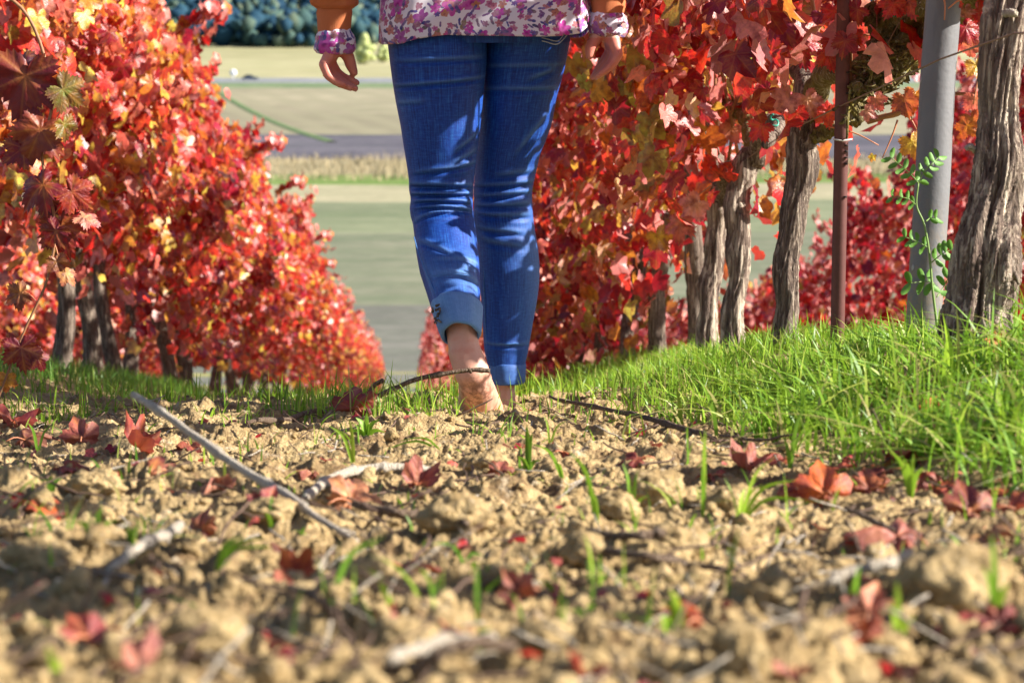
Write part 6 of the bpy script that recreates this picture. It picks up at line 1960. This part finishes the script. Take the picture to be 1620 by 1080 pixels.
# --- shirt: loft with a wavy hem
def loft(levels, ny, nt_, foldfn=None, uvs=1.0, sq=1.0):
    a = np.array(levels, float)
    yl_ = np.linspace(a[0, 0], a[-1, 0], ny); L, Rr, D, RD_ = [np.interp(yl_, a[:, 0], a[:, i]) for i in range(1, 5)]
    th = np.linspace(0, 2 * PI, nt_, endpoint=False); V = np.zeros((ny, nt_, 3)); UV = np.zeros((ny, nt_, 2))
    for i in range(ny):
        w_ = (Rr[i] - L[i]) / 2 / FPX * D[i]; cen = P((L[i] + Rr[i]) / 2, yl_[i], D[i])
        ds, dz = (foldfn(th, yl_[i], (L[i] + Rr[i]) / 2 + (Rr[i] - L[i]) / 2 * np.cos(th)) if foldfn else (0 * th, 0 * th))
        e_ = 1 - (1 - sq) * np.clip((yl_[i] + 150) / 150, 0, 1)
        cc_ = np.sign(np.cos(th)) * np.abs(np.cos(th)) ** e_; ss_ = np.sign(np.sin(th)) * np.abs(np.sin(th)) ** e_
        V[i] = cen + RGT * (cc_ * (w_ + ds * .4))[:, None] + FH * (ss_ * (RD_[i] + ds))[:, None] + ZUP[None] * dz[:, None]
        qx, qy = cc_ * w_, ss_ * RD_[i]
        al = np.concatenate([[0], np.cumsum(np.hypot(np.diff(qx), np.diff(qy)))])
        UV[i, :, 0] = al * uvs; UV[i, :, 1] = -yl_[i] / 735 * uvs
    i = np.arange(ny - 1)[:, None] * nt_; j = np.arange(nt_)[None, :]; j2 = (j + 1) % nt_
    Q = np.stack([i + j, i + j2, i + nt_ + j2, i + nt_ + j], -1).reshape(-1, 4)[:, ::-1]
    return V.reshape(-1, 3), Q, UV.reshape(-1, 2)


def hemfold(th, y, xp):
    # pixel hem line: (600,66) .. (655,66) (720,56) (800,54) (890,54) (925,40) (935,22)
    hy = np.interp(xp, [598, 620, 660, 690, 735, 800, 860, 905, 925, 936], [66, 69, 67, 59, 53, 55, 55, 51, 40, 24])
    kk_ = sstep(-.1, .6, np.sin(th)); hy = hy * (1 - kk_) + 62 * kk_
    k = np.clip((y + 30) / 90, 0, 1)
    dz = -(hy - 60) / FPX * 5.06 * k
    ds = .006 * k * np.sin(9 * th + .7) + .003 * np.sin(17 * th + y * .03) + .004 * np.sin(5 * th + y * .02)
    return ds, dz


shirt_lv = [(-385, 700, 822, 5.2, .07), (-360, 650, 872, 5.2, .10), (-300, 640, 882, 5.2, .125), (-180, 640, 885, 5.2, .115), (-80, 620, 905, 5.2, .135), (0, 601, 930, 5.19, .150), (35, 598, 934, 5.19, .150), (60, 598, 936, 5.19, .146)]
v, f, uv = loft(shirt_lv, 130, 160, hemfold, sq=.62)
shirt = link("shirt", make_mesh("shirt", v - PB, f, None, uv), M_floral, person)
so = shirt.modifiers.new("thickness", 'SOLIDIFY'); so.thickness = .0015; so.offset = -1
# hem stitching line
hv = v.reshape(130, 160, 3)[121]
hp = np.vstack([hv, hv[:1]]) + np.array([0, -.0008, 0])
# jacket body, open short jacket above the frame
jk_lv = [(-392, 690, 832, 5.2, .075), (-366, 640, 882, 5.2, .112), (-300, 628, 894, 5.2, .138), (-180, 630, 896, 5.2, .130), (-95, 616, 910, 5.2, .150)]
v, f, uv = loft(jk_lv, 60, 96, lambda th, y, xp: (.004 * np.sin(7 * th + y * .02), 0 * th))
jk = link("jacket", make_mesh("jacket", v - PB, f, None, uv), M_knit, person)


def sleeve(pixrings, name, mat, parent, nt_=64, n=60, folds=.0, uvs=1.0, seed=0, thick=.0015):
    a = np.array(pixrings, float)
    s = np.linspace(0, 1, len(a)); t = np.linspace(0, 1, n)
    XL_, XR_, Y_, D_ = [np.interp(t, s, a[:, k]) for k in range(4)]
    th = np.linspace(0, 2 * PI, nt_, endpoint=False); V = np.zeros((n, nt_, 3)); UV = np.zeros((n, nt_, 2))
    ln = 0
    for i in range(n):
        w_ = (XR_[i] - XL_[i]) / 2 / FPX * D_[i]; cen = P((XL_[i] + XR_[i]) / 2, Y_[i], D_[i])
        ds = folds * (np.sin(6 * th + seed + Y_[i] * .05) * .5 + np.sin(11 * th + Y_[i] * .11) * .3 + np.sin(Y_[i] * .35 + 2 * th) * .4)
        V[i] = cen + RGT * (np.cos(th) * (w_ + ds))[:, None] + FH * (np.sin(th) * (w_ * .95 + ds))[:, None]
        UV[i, :, 0] = th / (2 * PI) * .24 * uvs + seed; UV[i, :, 1] = -Y_[i] / 735 * uvs
    i = np.arange(n - 1)[:, None] * nt_; j = np.arange(nt_)[None, :]; j2 = (j + 1) % nt_
    Q = np.stack([i + j, i + j2, i + nt_ + j2, i + nt_ + j], -1).reshape(-1, 4)[:, ::-1]
    o = link(name, make_mesh(name, V.reshape(-1, 3) - PB, Q, None, UV.reshape(-1, 2)), mat, parent)
    md = o.modifiers.new("thickness", 'SOLIDIFY'); md.thickness = thick; md.offset = -1
    return o


sL_ = P(0, 0, 1)
sleeve([(585, 660, -375, 5.2), (560, 640, -330, 5.19), (505, 590, -230, 5.16), (470, 556, -130, 5.12), (474, 560, -60, 5.12), (488, 566, -8, 5.125), (493, 565, 8, 5.13), (501, 558, 14, 5.13)], "sleeve", M_knit, jk, folds=.003)
sleeve([(502, 557, 11, 5.13), (501, 557, 20, 5.13), (502, 556, 35, 5.13), (503, 554, 50, 5.13), (506, 552, 51, 5.13)], "ribbed_cuff", M_knit, jk, folds=.0006)
sleeve([(505, 553, 44, 5.13), (501, 560, 56, 5.13), (497, 564, 68, 5.13), (496, 563, 78, 5.13), (500, 560, 84, 5.13), (508, 553, 86, 5.13)], "shirt_cuff", M_floral, shirt, folds=.0022, seed=.3)
sleeve([(862, 940, -375, 5.2), (882, 962, -330, 5.19), (930, 1015, -230, 5.16), (942, 1024, -130, 5.14), (936, 1010, -60, 5.15), (930, 994, -15, 5.15), (934, 992, -2, 5.15)], "sleeve", M_knit, jk, folds=.003, seed=2)
sleeve([(935, 991, -6, 5.15), (935, 990, 6, 5.15), (936, 989, 20, 5.15), (940, 985, 22, 5.15)], "ribbed_cuff", M_knit, jk, folds=.0006)
sleeve([(938, 986, 16, 5.15), (932, 991, 28, 5.15), (929, 993, 40, 5.15), (932, 993, 52, 5.15), (942, 988, 59, 5.15)], "shirt_cuff", M_floral, shirt, folds=.0022, seed=.55)
# hair
hp_ = []
V0, F0 = ICO3
hv_ = V0 * np.array([.092, .10, .105]); 
hp_.append((hv_ @ np.array([RGT, FH, ZUP]) + hd + ZUP * .022 - FH * .018, F0))
for k_ in range(46):
    a = PI * (k_ / 45.0) + PI
    top_ = hd + RGT * math.cos(a) * .075 + FH * (math.sin(a) * .085 - .005) + ZUP * .03
    hp_.append(tube(smooth_path([top_, top_ + RGT * math.cos(a) * .02 - ZUP * .12 - FH * .01, top_ + RGT * math.cos(a) * .015 - ZUP * .27 - FH * .02], 10), np.linspace(.016, .004, 10), 7))
v, f, _ = cat_parts(hp_)
link("hair", make_mesh("hair", v - PB, f), M_hair, person)
